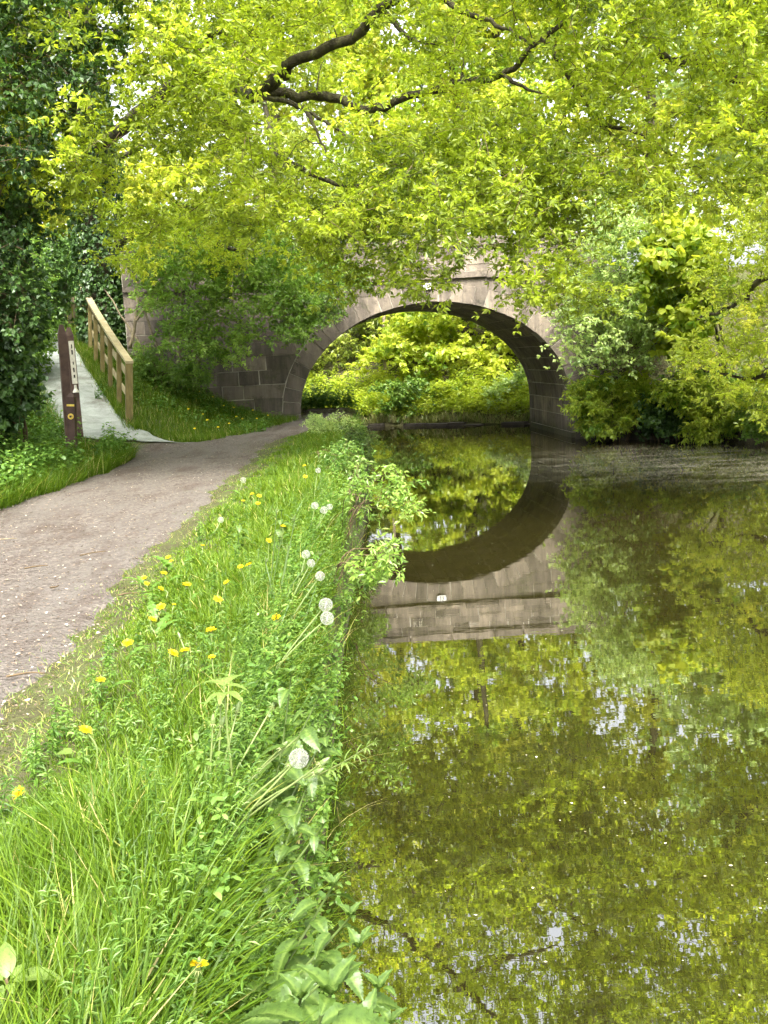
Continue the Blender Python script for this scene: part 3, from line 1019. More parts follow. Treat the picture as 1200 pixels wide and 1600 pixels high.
def make_tree(name, label, base, limbs, targets, leaf, clump=.6, ntw=9, nros=3, nleaf=5, L=.09, W=.04,
              flat=.55, bark='bark', group=None, seed=1, cat='tree', blunt=False, up=.7, twig_r=.004, bow=.18,
              tint0=.5, tint_cl=.22, tint_lf=.2, br=.02, hang=.15, extra_parts=None, tintfn=None, twig_min=0):
    """limbs: list of (control points, r0, r1); targets: clump centres that get connected to the skeleton"""
    g = np.random.default_rng(seed)
    base = np.array(base, float)
    root = empty(name, base)
    tag(root, label, cat, group)
    wood = MB()
    SP, SR = [], []
    for ctrl, a, b in limbs:
        n = max(6, len(ctrl) * 5)
        P = curve_pts(ctrl, n)
        P[1:-1] += g.normal(0, min(a, .12) * .22, P[1:-1].shape)
        R = np.linspace(a, b, n)
        wood.tube(P - base, R, 8 if a > .05 else 6)
        SP.append(P); SR.append(R)
    SP = np.vstack(SP); SR = np.concatenate(SR)
    T = np.asarray(targets, float)
    d0 = np.array([np.min(np.linalg.norm(SP - t, axis=1)) for t in T])
    for t in T[np.argsort(d0)]:
        dd = np.linalg.norm(SP - t, axis=1) * (1 + .25 * (SP[:, 2] > t[2] + .3))
        i = int(np.argmin(dd)); s = SP[i]; ln = np.linalg.norm(t - s)
        if ln < .12: continue
        mid = (s + t) / 2 + np.array([0, 0, bow * ln]) + g.normal(0, .10 * ln, 3)
        n = 5 if ln < 1.5 else 8
        P = curve_pts([s, s * .55 + mid * .45 + g.normal(0, .04 * ln, 3), mid, t], n)
        ra = min(SR[i] * .7, br * (.35 + .35 * ln)); rb = min(ra, .005)
        R = np.linspace(ra, rb, n)
        wood.tube(P - base, R, 5 if ra > .014 else 3, cap=False)
        SP = np.vstack([SP, P[1:]]); SR = np.concatenate([SR, R[1:]])
    wood.build('trunk', MAT[bark], root, shade=True)
    # sprays of twigs at each clump
    m = len(T); k = ntw
    cl = np.repeat(np.arange(m), k)
    dirs = g.normal(0, 1, (m * k, 3)) * np.array([1, 1, flat]); dirs = nrm(dirs)
    dirs[:, 2] -= hang * g.random(m * k)
    dirs = nrm(dirs)
    ln = clump * g.uniform(.45, 1.25, m * k)
    A = T[cl] + g.normal(0, clump * .16, (m * k, 3))
    B = A + dirs * ln[:, None]
    tV, tF = twig_arrays(A - base, B - base, twig_r)
    tw = mk('twigs', tV, [tF], MAT['twig'], root)
    tw['kind'] = 'stuff'
    # rosettes of leaves
    q = nros
    ti = np.repeat(np.arange(m * k), q)
    u = np.tile(np.linspace(.35, 1.0, q), m * k) + g.normal(0, .06, m * k * q)
    C = A[ti] + dirs[ti] * (ln[ti] * u)[:, None] + g.normal(0, .02, (m * k * q, 3))
    ci = np.repeat(np.arange(len(C)), nleaf)
    n = len(ci)
    rd = nrm(g.normal(0, 1, (n, 3)) * np.array([1, 1, .6]))
    D = nrm(dirs[ti][ci] * .55 + rd + np.array([0, 0, -hang]))
    N = nrm(g.normal(0, .45, (n, 3)) + np.array([0, 0, up]))
    sz = g.uniform(.7, 1.25, n)
    tcl = g.normal(0, tint_cl, m)
    tn = tint0 + tcl[cl][ti][ci] + g.normal(0, tint_lf, n)
    P = C[ci] + D * .008
    if tintfn is not None: tn = tn + tintfn(P)
    fn = blunt_leaf_arrays if blunt else leaf_arrays
    V, F = fn(P - base, D, N, L * sz, W * sz)
    mk('crown', V, [F], MAT[leaf], root, np.repeat(np.clip(tn, 0, 1), 6 if blunt else 4))
    return root


def ivy_shell(name, parent, axis_pts, radii, n, mat, size=.06, seed=2, loc=None, thick=.18, lump=.25):
    g = np.random.default_rng(seed)
    C = curve_pts(axis_pts, 60); Rr = np.interp(np.linspace(0, 1, 60), np.linspace(0, 1, len(radii)), radii)
    u = g.random(n) * 58.99; i = u.astype(int); f = (u - i)[:, None]
    c = C[i] * (1 - f) + C[i + 1] * f; r = Rr[i]
    an = g.random(n) * 2 * np.pi
    lumpf = 1 + lump * (np.sin(an * 3 + c[:, 2] * 2.2) * .5 + np.sin(an * 5 - c[:, 2] * 3.7 + 1) * .35 + np.sin(c[:, 2] * 6 + an * 2) * .25)
    out = np.stack([np.cos(an), np.sin(an), np.zeros(n)], 1)
    P = c + out * (r * lumpf * (1 - thick * g.random(n) ** 1.5))[:, None]
    D = nrm(np.array([0, 0, -.8]) + g.normal(0, .6, (n, 3)) + out * .3)
    N = nrm(out + g.normal(0, .4, (n, 3)) + np.array([0, 0, .35]))
    sz = size * g.uniform(.6, 1.3, n)
    tn = .42 + .25 * np.sin(an * 4 + c[:, 2] * 3) * .6 + g.normal(0, .22, n)
    V, F = leaf_arrays(P - loc, D, N, sz * 1.15, sz * 1.15)
    return mk(name, V, [F], MAT[mat], parent, np.repeat(np.clip(tn, 0, 1), 4))


def px_targets(n, poly, y0, y1, seed, jitter_fn=None, minz=None, cut=None):
    """clump centres inside a picture polygon at depths y0..y1"""
    g = np.random.default_rng(seed)
    poly = np.array(poly, float)
    lo, hi = poly.min(0), poly.max(0)
    out = []
    while len(out) < n:
        p = lo + (hi - lo) * g.random((400, 2))
        p = p[poly_sd(p, poly) < 0]
        for q in p:
            Y = g.uniform(y0, y1 if not (cut and q[0] > 540) else cut)
            w = at_y(q[0], q[1], Y)
            if jitter_fn is not None and g.random() > jitter_fn(q, w): continue
            if minz is not None and w[2] < minz: continue
            out.append(w)
            if len(out) >= n: break
    return np.array(out)


def dome_targets(n, c, rx, ry, rz, seed, shell=.55, zmin=-1):
    g = np.random.default_rng(seed)
    out = []
    while len(out) < n:
        v = g.normal(0, 1, 3); v /= np.linalg.norm(v)
        r = shell + (1 - shell) * g.random() ** .6
        if g.random() < .25: r *= g.random()
        p = v * r
        if p[2] < zmin: continue
        bulge = 1 + .16 * math.sin(3.1 * v[0] + c[0]) + .14 * math.sin(4.3 * v[2] + 2.2 * v[1] + c[1])
        out.append(np.array(c) + p * np.array([rx, ry, rz]) * bulge)
    return np.array(out)


def gz(x, y):
    return float(height(np.array([x]), np.array([y]))[0])


# ------------------------------------------------------------------ the big oak over the canal
ob = np.array([-6.42, 25.0, gz(-6.42, 25.0)])
def pxl(pts): return [at_y(*p) for p in pts]
trunk_top = np.array([-5.9, 23.6, 10.2])
oak_limbs = [
    ([ob - np.array([0, 0, .3]), ob + np.array([.05, -.1, 2.2]), ob + np.array([.25, -.5, 4.6]), trunk_top], .40, .26),
    ([trunk_top, np.array([-5.2, 22.5, 13.0]), np.array([-3.5, 20, 15.5])], .25, .08),
    ([ob + np.array([.25, -.5, 4.4])] + pxl([(300, 118, 19.5), (350, 135, 17.5), (402, 148, 15.6)]), .15, .10),
    (pxl([(402, 148, 15.6), (436, 122, 15.2), (462, 94, 15.0), (545, 62, 14.6), (602, 10, 14.2), (660, -45, 13.8), (760, -140, 13.0)]), .095, .045),
    (pxl([(395, 146, 15.8), (470, 148, 15.8), (515, 152, 15.7), (575, 172, 15.5), (640, 150, 15.3), (722, 130, 15.1), (790, 112, 15.0), (850, 60, 14.6), (930, -10, 14.2)]), .080, .03),
    (pxl([(402, 150, 15.6), (450, 160, 15.1), (478, 172, 14.9), (505, 188, 14.7), (542, 214, 14.3)]), .045, .015),
    (pxl([(478, 172, 14.9), (492, 200, 14.5), (512, 242, 14.1)]), .032, .010),
    (pxl([(780, 114, 15.0), (815, 135, 14.8), (858, 152, 14.5)]), .038, .010),
    (pxl([(640, -60, 14.0), (710, 10, 13.6), (770, 35, 13.2), (830, 70, 12.8)]), .052, .015),
    (pxl([(602, 18, 14.2), (640, 60, 13.9), (685, 70, 13.6)]), .038, .010),
    (pxl([(850, 60, 14.6), (940, 195, 14.0), (990, 232, 13.7), (1055, 262, 13.3)]), .038, .010),
    (pxl([(940, 195, 14.0), (1000, 210, 13.8), (1060, 250, 13.5)]), .03, .012),
    ([ob + np.array([.1, -.2, 2.0])] + pxl([(190, 378, 24.6), (225, 354, 23.5), (290, 372, 22.3), (350, 385, 21.3), (400, 392, 20.5)]), .12, .02),
    ([ob + np.array([.2, -.4, 3.9])] + pxl([(200, 240, 22.5), (230, 228, 21.5), (262, 240, 20.5)]), .08, .02),
    (pxl([(300, 118, 19.5), (330, 55, 17.0), (380, 40, 15.5), (470, -60, 14)]), .08, .02),
    (pxl([(402, 240, 18.5), (440, 245, 17), (520, 285, 15.5), (600, 290, 14.5)]), .06, .02),
]
def hashish(w):
    return (math.sin(w[0] * 91.7 + w[1] * 47.3 + w[2] * 13.1) * 4375.85) % 1.0


OAK_BOTTOM = np.array([(-200, 290), (60, 310), (130, 370), (200, 370), (300, 340), (400, 350), (480, 385), (545, 385), (575, 355), (620, 345), (660, 375), (700, 368), (760, 360), (830, 395), (880, 385), (915, 285), (1000, 300), (1100, 340), (1300, 360)], float)


LIMB_PX = []
for _c in ([(402, 148), (436, 122), (462, 94), (545, 62), (602, 10)], [(395, 146), (470, 148), (515, 152), (575, 172), (640, 150), (722, 130), (790, 112), (850, 70)], [(402, 150), (450, 160), (505, 188), (542, 214)], [(478, 172), (492, 200), (512, 242)],
           [(780, 114), (815, 135), (858, 152)], [(710, 10), (770, 35), (830, 70)], [(940, 195), (990, 232), (1055, 262)], [(170, 450), (165, 330)], [(180, 382), (225, 354), (290, 372)]):
    for _a, _b in zip(_c[:-1], _c[1:]):
        for _t in np.linspace(0, 1, 8): LIMB_PX.append((_a[0] + (_b[0] - _a[0]) * _t, _a[1] + (_b[1] - _a[1]) * _t))
LIMB_PX = np.array(LIMB_PX)


def oak_keep(q, w):
    if w[1] < 17.5 and np.min(np.linalg.norm(LIMB_PX - q, axis=1)) < 52 and hashish(w) > .09: return 0
    # sparser towards the upper left where the sky shows, lumpy everywhere
    k = .55 + .45 * math.sin(w[0] * 2.1 + w[2] * 1.7) * math.sin(w[1] * 1.6 + w[2] * 2.3 + 1)
    if 90 < q[0] < 300 and 10 < q[1] < 300: k *= .62
    if q[1] < -420: k *= .5
    if q[0] > 930: k *= .5
    return k


poly = [(x, y) for x, y in OAK_BOTTOM] + [(1300, -1000), (-200, -1000)]
oak_t = px_targets(780, [(x, y) for x, y in OAK_BOTTOM] + [(1300, -120), (-200, -120)], 10.5, 19.5, 21, oak_keep, None, 15.6)
oak_t2 = px_targets(470, [(-500, -100), (1500, -100), (1500, -1050), (-500, -1050)], 9.5, 20, 22, oak_keep, None, 15.6)
hang_px = [(645, 440, 12.5), (655, 465, 12.3), (668, 478, 12.3), (630, 425, 12.4), (835, 455, 12.2), (825, 490, 12.0), (850, 470, 12.1), (895, 480, 12.2), (905, 505, 12.1), (870, 430, 12.3), (800, 405, 12.5),
           (560, 430, 13.5), (545, 470, 13.8), (520, 440, 14), (575, 400, 13.2), (500, 410, 14), (560, 330, 12.4), (620, 310, 12.2), (690, 330, 12.2), (760, 320, 12.2), (820, 360, 12.3), (880, 380, 12.2), (600, 230, 12.0), (660, 240, 12), (570, 260, 12), (640, 280, 12), (720, 290, 12.1), (850, 300, 12.2), (800, 370, 12.1), (880, 330, 12.2)]
oak_hang = []
hg = np.random.default_rng(4)
for px_, py_, Y_ in hang_px:
    for _ in range(2):
        oak_hang.append(at_y(px_ + hg.normal(0, 14), py_ - 32 + hg.normal(0, 9), Y_ + hg.normal(0, .4)))
make_tree('oak_tree', 'great oak with bright young leaves and dark limbs arching over the canal', ob, oak_limbs,
          np.vstack([oak_t, oak_t2, oak_hang, px_targets(60, [(150, 400), (170, 330), (330, 320), (420, 350), (400, 430), (200, 430)], 19, 23.2, 24)]), 'oak', clump=.50, ntw=9, nros=5, nleaf=5, L=.079, W=.034, seed=31, flat=.5, br=.022, tint0=.48, tint_cl=.21, tint_lf=.16, twig_r=.004, hang=.1)
oak = bpy.data.objects['oak_tree']
ivy_shell('ivy', oak, [ob, ob + np.array([.05, -.1, 2.2]), ob + np.array([.25, -.5, 4.6]), ob + np.array([.35, -.8, 6])], [.62, .58, .52, .3], 9000, 'dark', .085, 5, ob)

# ------------------------------------------------------------------ dark ivy-clad tree beside the towpath
lb = np.array([-5.45, 12.6, gz(-5.45, 12.6)])
dark_t = px_targets(190, [(-250, 230), (20, 240), (70, 190), (130, 120), (185, 30), (220, -120), (220, -600), (-250, -600)], 10.5, 13.6, 41)
dark_t = np.vstack([dark_t, px_targets(90, [(-120, 560), (-10, 560), (18, 480), (48, 400), (62, 320), (55, 240), (-120, 230)], 11.2, 13.2, 42)])
make_tree('ivy_tree', 'dark ivy covered tree crowding the edge of the towpath', lb,
          [([lb - np.array([0, 0, .3]), lb + np.array([.1, 0, 2.5]), lb + np.array([.25, -.2, 5.5]), lb + np.array([.5, -.6, 9])], .30, .14),
           ([lb + np.array([.2, -.1, 4.5]), lb + np.array([1.2, -.8, 6.4]), lb + np.array([2.3, -1.2, 7.3])], .10, .04)],
          dark_t, 'dark', clump=.55, ntw=12, nros=4, nleaf=6, L=.062, W=.052, seed=43, flat=.6, br=.02, tint0=.45, hang=.3)
ivt = bpy.data.objects['ivy_tree']
ivy_shell('ivy', ivt, [lb, lb + np.array([.1, 0, 2.5]), lb + np.array([.2, -.1, 4.5]), lb + np.array([.35, -.4, 7])], [.65, .78, .85, .8], 34000, 'dark', .06, 6, lb, .3, .3)

# ------------------------------------------------------------------ shrub in front of the bridge, sapling, ferns
sb = at_z(320, 607, 1.60)
sb[1] = min(sb[1], 23.6)
shrub_poly = [(215, 390), (260, 330), (350, 325), (430, 360), (485, 410), (500, 470), (480, 515), (400, 535), (350, 575), (290, 560), (250, 530), (215, 470)]
sh_t = px_targets(215, shrub_poly, 21.0, 23.9, 51)
sh_t = np.vstack([sh_t, px_targets(46, [(440, 400), (545, 410), (565, 450), (500, 505), (450, 510)], 22.2, 24.0, 57)])
make_tree('elder_shrub', 'many-stemmed green shrub growing against the bridge wall', sb,
          [([sb, sb + np.array([dx, -.05, .6]), sb + np.array([dx * 2.2, dy, 1.5]), sb + np.array([dx * 3.3, dy * 1.4, 2.4])], .045, .015) for dx, dy in ((-.45, .1), (-.2, -.3), (.05, .15), (.28, -.2), (.5, .05), (.12, -.5))],
          sh_t, 'mid', clump=.42, ntw=10, nros=3, nleaf=5, L=.092, W=.042, seed=52, bark='bark_pale', cat='shrub', br=.016, tint0=.5)
pb = at_y(203, 545, 23.3)
make_tree('sapling', 'thin pale leaning sapling between the oak trunk and the bridge wall', pb,
          [([pb, at_y(212, 500, 23.3), at_y(216, 455, 23.3), at_y(216, 400, 23.2)], .045, .025), ([at_y(210, 505, 23.3), at_y(228, 480, 23.2), at_y(245, 462, 23.0)], .028, .012)],
          px_targets(14, [(205, 360), (260, 350), (270, 440), (220, 430)], 22.8, 23.4, 53), 'mid', clump=.3, ntw=5, nros=3, nleaf=4, L=.09, W=.04, seed=54, bark='bark_pale', cat='sapling')


def bush(name, label, poly, y0, y1, n, mat, foot, seed, cat='bush', clump=.3, L=.09, W=.045, ntw=9, nros=3, nleaf=5, bark='twig', tint0=.5, flat=.6, group=None, blunt=False, hang=.2, nst=7, up=.7):
    foot = np.array(foot, float)
    g = np.random.default_rng(seed)
    T = px_targets(n, poly, y0, y1, seed, minz=.05)
    c = T.mean(0)
    limbs = []
    for k in range(nst):
        e = T[g.integers(len(T))]
        limbs.append(([foot + np.array([g.normal(0, .08), g.normal(0, .08), -.08]), foot * .6 + e * .4 + np.array([0, 0, .12]), e], .006 if cat == 'plant' else .02, .003 if cat == 'plant' else .006))
    return make_tree(name, label, foot, limbs, T, mat, clump=clump, ntw=ntw, nros=nros, nleaf=nleaf, L=L, W=W, seed=seed + 1, bark=bark, cat=cat, br=.012, tint0=tint0, flat=flat, group=group, blunt=blunt, hang=hang, twig_r=.003, up=up)


f1 = at_y(240, 585, 22.9)
bush('fern_clump', 'dark green ferny clump at the foot of the wall by the fence', [(212, 545), (250, 535), (310, 560), (320, 600), (270, 605), (225, 590)], 22.3, 23.4, 34, 'mid', (f1[0], f1[1], gz(f1[0], f1[1])), 61, 'fern', .28, .10, .03, tint0=.32)

# ------------------------------------------------------------------ offside bank: shrubs and trees right of the bridge
def onland(px, py, Y):
    p = at_y(px, py, Y); return np.array([p[0], p[1], gz(p[0], p[1])])


def fan(foot, ends, r0=.06, r1=.015, lift=.4):
    foot = np.array(foot); o = []
    for e in ends:
        e = np.array(e); m = (foot + e) / 2 + np.array([0, 0, lift])
        o.append(([foot - np.array([0, 0, .1]), foot * .7 + m * .3 + np.array([0, 0, .2]), m, e], r0, r1))
    return o


h1 = np.array([6.3, 24.6, gz(6.3, 24.6)])
ht = px_targets(190, [(860, 470), (890, 420), (930, 330), (960, 290), (1030, 285), (1075, 340), (1085, 430), (1060, 490), (1010, 560), (930, 580), (890, 560)], 21.3, 24.6, 71)
make_tree('hawthorn_tree', 'pale green hawthorn spreading over the end of the bridge parapet', h1,
          fan(h1, [at_y(900, 480, 23.6), at_y(950, 340, 23.6), at_y(1010, 300, 23.4), at_y(1050, 400, 23), at_y(980, 470, 23), at_y(1030, 520, 22.8), at_y(920, 560, 23.6)], .07, .02, .5),
          ht, 'pale', clump=.5, ntw=9, nros=3, nleaf=5, L=.10, W=.055, seed=72, bark='bark_pale', br=.016, tint0=.55, hang=.25)
h2 = np.array([8.2, 24.4, gz(8.2, 24.4)])
st = px_targets(70, [(1030, 330), (1090, 320), (1120, 420), (1110, 520), (1050, 540), (1010, 450)], 20.8, 22.6, 73)
make_tree('sycamore_sapling', 'young sycamore with broad bright leaves among the hawthorn twigs', h2,
          fan(h2, [at_y(1050, 350, 22), at_y(1090, 440, 21.6), at_y(1050, 520, 21.8), at_y(1100, 380, 22)], .05, .015),
          st, 'bright', clump=.40, ntw=6, nros=2, nleaf=5, L=.17, W=.16, seed=74, blunt=True, br=.014, tint0=.62, hang=.45, cat='sapling')
h3 = np.array([13.4, 19.0, gz(13.4, 19.0)])
yt = px_targets(230, [(1060, 560), (1040, 600), (1100, 640), (1180, 650), (1400, 660), (1400, 250), (1180, 260), (1120, 330), (1090, 430), (1110, 510)], 17.2, 20.6, 75)
yt2 = px_targets(210, [(930, 290), (1000, 300), (1100, 330), (1450, 300), (1450, -450), (1000, -600), (930, -100), (900, 150)], 11.5, 15.5, 76, lambda q, w: .6 + .4 * math.sin(w[0] * 2 + w[2] * 1.9))
make_tree('golden_oak', 'golden green oak reaching over the water from the far bank', h3,
          [([h3 - np.array([0, 0, .3]), h3 + np.array([-.2, -.1, 3]), h3 + np.array([-.8, -.6, 6.5]), h3 + np.array([-1.6, -1.4, 11])], .34, .12),
           ([h3 + np.array([-.3, -.2, 3.4])] + pxl([(1230, 180, 17), (1150, 120, 16), (1050, 90, 15), (960, 60, 14)]), .14, .03),
           ([h3 + np.array([-.2, -.1, 2.4])] + pxl([(1240, 420, 18.6), (1160, 470, 18.8), (1090, 500, 19)]), .09, .02),
           ([h3 + np.array([-.1, 0, 1.2])] + pxl([(1260, 560, 18.6), (1180, 590, 18.9), (1100, 580, 19.3)]), .08, .015)],
          np.vstack([yt, yt2]), 'oak_gold', clump=.52, ntw=8, nros=4, nleaf=5, L=.092, W=.040, seed=77, br=.02, tint0=.50, hang=.15)

b_ = onland(960, 670, 24.1)
bush('holly_bush', 'dense mid green bush drooping to the water beside the abutment', [(895, 610), (930, 585), (1000, 585), (1030, 610), (1000, 650), (955, 680), (915, 672), (898, 640)], 22.9, 24.4, 120, 'bright', b_, 81, clump=.26, L=.11, W=.036, ntw=9, hang=.5, tint0=.5)
b_ = onland(1110, 660, 22.9)
bush('fern_bush', 'bright green ferny bush hanging over the stone edging', [(1020, 605), (1080, 580), (1150, 600), (1180, 640), (1130, 682), (1070, 680), (1085, 640)], 21.6, 22.8, 110, 'bright', b_, 83, clump=.28, L=.11, W=.034, hang=.5, tint0=.42)
b_ = onland(1040, 660, 23.3)
bush('ivy_mound', 'dark ivy mound between the drooping bush and the ferny bush', [(1000, 630), (1050, 600), (1090, 620), (1080, 670), (1030, 680), (1005, 668)], 22.4, 23.4, 70, 'dark', b_, 85, clump=.22, L=.09, W=.075, tint0=.6)
b_ = onland(1190, 650, 21.6)
bush('bramble', 'low bramble tangle at the waterline under the golden oak', [(1150, 620), (1260, 600), (1300, 670), (1180, 680)], 20.2, 21.4, 60, 'mid', b_, 87, clump=.26, L=.08, W=.05, tint0=.4)

# bare brown twig tangle showing through the hawthorn
tg = np.random.default_rng(90)
tw = MB()
tb = np.array([6.9, 24.0, gz(6.9, 24.0)])
for _ in range(150):
    a = at_y(tg.uniform(930, 1090), tg.uniform(480, 600), tg.uniform(22.6, 24))
    d = nrm(np.array([tg.normal(0, .6), tg.normal(0, .3), abs(tg.normal(.7, .5))])) * tg.uniform(.5, 1.5)
    m_ = a + d * .5 + tg.normal(0, .12, 3)
    tw.tube(curve_pts([a, m_, a + d], 5) - tb, np.linspace(.010, .004, 5), 4, cap=False)
two = empty('twig_thicket', tb)
tag(two, 'bare brown twig thicket inside the hawthorn on the bank', 'thicket')
tw.build('stems', MAT['bark_pale'], two)

# ------------------------------------------------------------------ beyond the bridge
y1 = np.array([3.2, 36.5, gz(3.2, 36.5)])
T1 = px_targets(150, [(575, 600), (570, 560), (620, 500), (640, 400), (900, 400), (860, 560), (800, 590), (700, 560), (640, 585)], 33.0, 37, 91)
T1 = np.vstack([T1, dome_targets(120, (3.2, 37.5, 8.5), 4.2, 3.5, 4.0, 92)])
make_tree('lime_tree', 'bright lime green tree seen through the arch leaning over the water', y1,
          [([y1, y1 + np.array([-.1, -.2, 2]), y1 + np.array([0, 0, 5]), y1 + np.array([.2, .2, 9])], .22, .08),
           ([y1 + np.array([0, -.1, 1.2]), y1 + np.array([-1.2, -1.2, 2.0]), y1 + np.array([-2.6, -2.4, 2.3])], .09, .03)],
          T1, 'bright', clump=.7, ntw=9, nros=3, nleaf=5, L=.18, W=.14, seed=93, br=.02, tint0=.75, hang=.35)
y2 = np.array([-3.4, 39.5, gz(-3.4, 39.5)])
T2 = px_targets(210, [(440, 660), (440, 480), (600, 470), (610, 530), (575, 590), (560, 640)], 36.5, 40.5, 94)
T2 = np.vstack([T2, dome_targets(110, (-3.4, 40.5, 8.5), 4.0, 3.2, 4.0, 95)])
make_tree('beech_tree', 'layered dull green tree behind the arch on its shaded side', y2,
          [([y2, y2 + np.array([.1, -.1, 3]), y2 + np.array([0, 0, 6]), y2 + np.array([-.2, .2, 10])], .24, .08),
           ([y2 + np.array([0, 0, 2.4]), y2 + np.array([1.4, -1.2, 3.2]), y2 + np.array([2.8, -2, 3.4])], .07, .02)],
          T2, 'layer', clump=.8, ntw=8, nros=3, nleaf=5, L=.16, W=.08, seed=96, br=.02, flat=.25, tint0=.55, hang=.3)
p_ = at_y(604, 600, 35.5)
pole = np.array([p_[0], p_[1], gz(p_[0], p_[1])])
make_tree('slender_tree', 'slender straight pale trunk standing inside the view through the arch', pole,
          [([pole, pole + np.array([0, 0, 3]), pole + np.array([-.05, 0, 6.5])], .06, .04)], dome_targets(26, (pole[0], pole[1], 7.8), 1.6, 1.4, 1.6, 97), 'far', clump=.6, ntw=7, nros=3, nleaf=5, L=.15, W=.09, seed=98, bark='bark_pale')
for k, (poly_, mat_, lab, ya, yb, n_t, fx, fy) in enumerate([
        ([(690, 600), (740, 595), (760, 630), (735, 650), (700, 640)], 'bright', 'small bright leafy bush on the bank seen through the arch', 32.6, 33.2, 26, 725, 650),
        ([(760, 600), (835, 560), (840, 655), (770, 655)], 'pale', 'greyish green bush at the bank beyond the abutment', 31.6, 33, 40, 800, 655),
        ([(590, 600), (690, 590), (690, 650), (600, 655)], 'herb', 'low green scrub on the bank behind the arch', 32.8, 34.5, 46, 640, 655),
        ([(640, 540), (800, 540), (820, 600), (660, 600)], 'far', 'brownish green thicket above the bank behind the arch', 34, 36, 46, 740, 620)]):
    b_ = onland(fx, fy, yb + .2)
    bush('bank_bush', lab, poly_, ya, yb, n_t, mat_, b_, 101 + 2 * k, clump=.36, L=.13, W=.07, ntw=8, nros=3, nleaf=5, tint0=.6)

# background trees behind everything
BG = [(-17.5, 35, 15, 5.5, 'far', 'tall broad tree behind the hedge by the ramp'), (-11.0, 43, 10, 5.0, 'far', 'low spreading tree past the top of the ramp'), (-4.2, 50, 22, 7.0, 'far', 'tall pale green tree behind the oak trunk side of the bridge'),
      (4.0, 48, 23, 7.5, 'bright', 'tall bright green tree rising behind the arch crown'), (11.5, 44, 22, 7.5, 'far', 'tall yellow green tree behind the parapet end'), (13.0, 33, 13, 4.8, 'pale', 'rounded pale tree behind the hawthorn'), (20, 31, 18, 6.5, 'far', 'broad tree behind the golden oak'),
      (6.5, 52, 26, 7.5, 'far', 'broad crowned tree between the tall trees behind the bridge'), (0.5, 60, 27, 8.5, 'far', 'tallest pale tree far behind the arch'), (10.5, 58, 27, 8.5, 'far', 'tall hazy green tree far behind the parapet end'), (-14, 27, 11, 4.0, 'mid', 'dark green hedge tree at the top of the ramp'), (18.5, 18, 14, 5, 'far', 'leafy tree on the far bank beside the golden oak'), (18, 7, 14, 5, 'far', 'leafy tree overhanging the far bank by the wide pool')]
for k, (X, Y, H, R, mt, lab) in enumerate(BG):
    b_ = np.array([X, Y, gz(X, Y)])
    T = dome_targets(165, (X, Y, b_[2] + H * .56), R, R * .85, H * .46, 200 + k, .6)
    make_tree('woodland_tree', lab, b_,
              [([b_ - np.array([0, 0, .3]), b_ + np.array([.2, 0, H * .3]), b_ + np.array([-.1, .1, H * .6]), b_ + np.array([.2, 0, H * .85])], .30, .08)],
              T, mt, clump=1.15, ntw=8, nros=3, nleaf=4, L=.30, W=.19, seed=220 + k, br=.03, tint0=.52, hang=.25, group='woodland trees around the bridge', twig_r=.006)
b_ = onland(70, 480, 27.5)
bush('hedge_bush', 'dark leafy bush at the side of the ramp top', [(20, 360), (110, 380), (122, 470), (100, 490), (40, 520), (20, 450)], 26.5, 30, 90, 'dark', b_, 121, clump=.4, L=.11, W=.085, tint0=.6)

# ------------------------------------------------------------------ grass
def blades(name, X, Y, h, w, seed, mat='grass', nseg=3, lean=.35, bend=None, tint0=.45, tint_s=.2, z=None, dry=.06):
    g = np.random.default_rng(seed)
    n = len(X)
    Z = (height(X, Y) if z is None else z) - .015
    P = np.stack([X, Y, Z], 1)
    az = g.random(n) * 2 * np.pi
    H = np.stack([np.cos(az), np.sin(az), np.zeros(n)], 1)
    if bend is not None: H = nrm(H + bend)
    S = np.stack([-H[:, 1], H[:, 0], np.zeros(n)], 1)
    # turn the blade's flat side a little at random
    tw_ = g.normal(0, .5, n)
    S = nrm(S * np.cos(tw_)[:, None] + H * np.sin(tw_)[:, None])
    ln = np.abs(g.normal(lean, lean * .5, n))
    cur = g.uniform(.2, 1.1, n) * ln
    vs_ = []
    ts = np.linspace(0, 1, nseg + 1)
    for i, t in enumerate(ts):
        hor = (ln * .55 * t + cur * t ** 2.2)
        ver = t - .35 * cur * t ** 2.5
        c = P + np.array([0, 0, 1.]) * (h * ver)[:, None] + H * (h * hor)[:, None]
        wd = w * (1 - t ** 1.8) * (.75 + .5 * min(t * 3, 1) * .5)
        if i < nseg:
            vs_ += [c - S * wd[:, None] * .5, c + S * wd[:, None] * .5]
        else:
            vs_.append(c)
    k = len(vs_)
    V = np.stack(vs_, 1).reshape(-1, 3)
    b = np.arange(n)[:, None] * k
    q = [b + np.array([[2 * i, 2 * i + 1, 2 * i + 3, 2 * i + 2]]) for i in range(nseg - 1)]
    tri = b + np.array([[2 * nseg - 2, 2 * nseg - 1, 2 * nseg]])
    tn = np.clip(tint0 + g.normal(0, tint_s, n) + .12 * wob(X, Y, 1.6), 0, .88)
    d = g.random(n) < dry
    tn[d] = g.uniform(.93, 1, d.sum())
    return mk(name, V, [np.concatenate(q), tri] if q else [tri], MAT[mat], None, np.repeat(tn, k), True)


def verge_xy(n, y0, y1, pw, seed, lo=-.12, hi=.02):
    g = np.random.default_rng(seed)
    u = g.random(n)
    a, b = y0 ** (1 - pw), y1 ** (1 - pw)
    Y = (a + (b - a) * u) ** (1 / (1 - pw))
    L = path_right(Y) + lo
    X = L + (edge(Y) + hi - L) * g.random(n)
    return X, Y, g


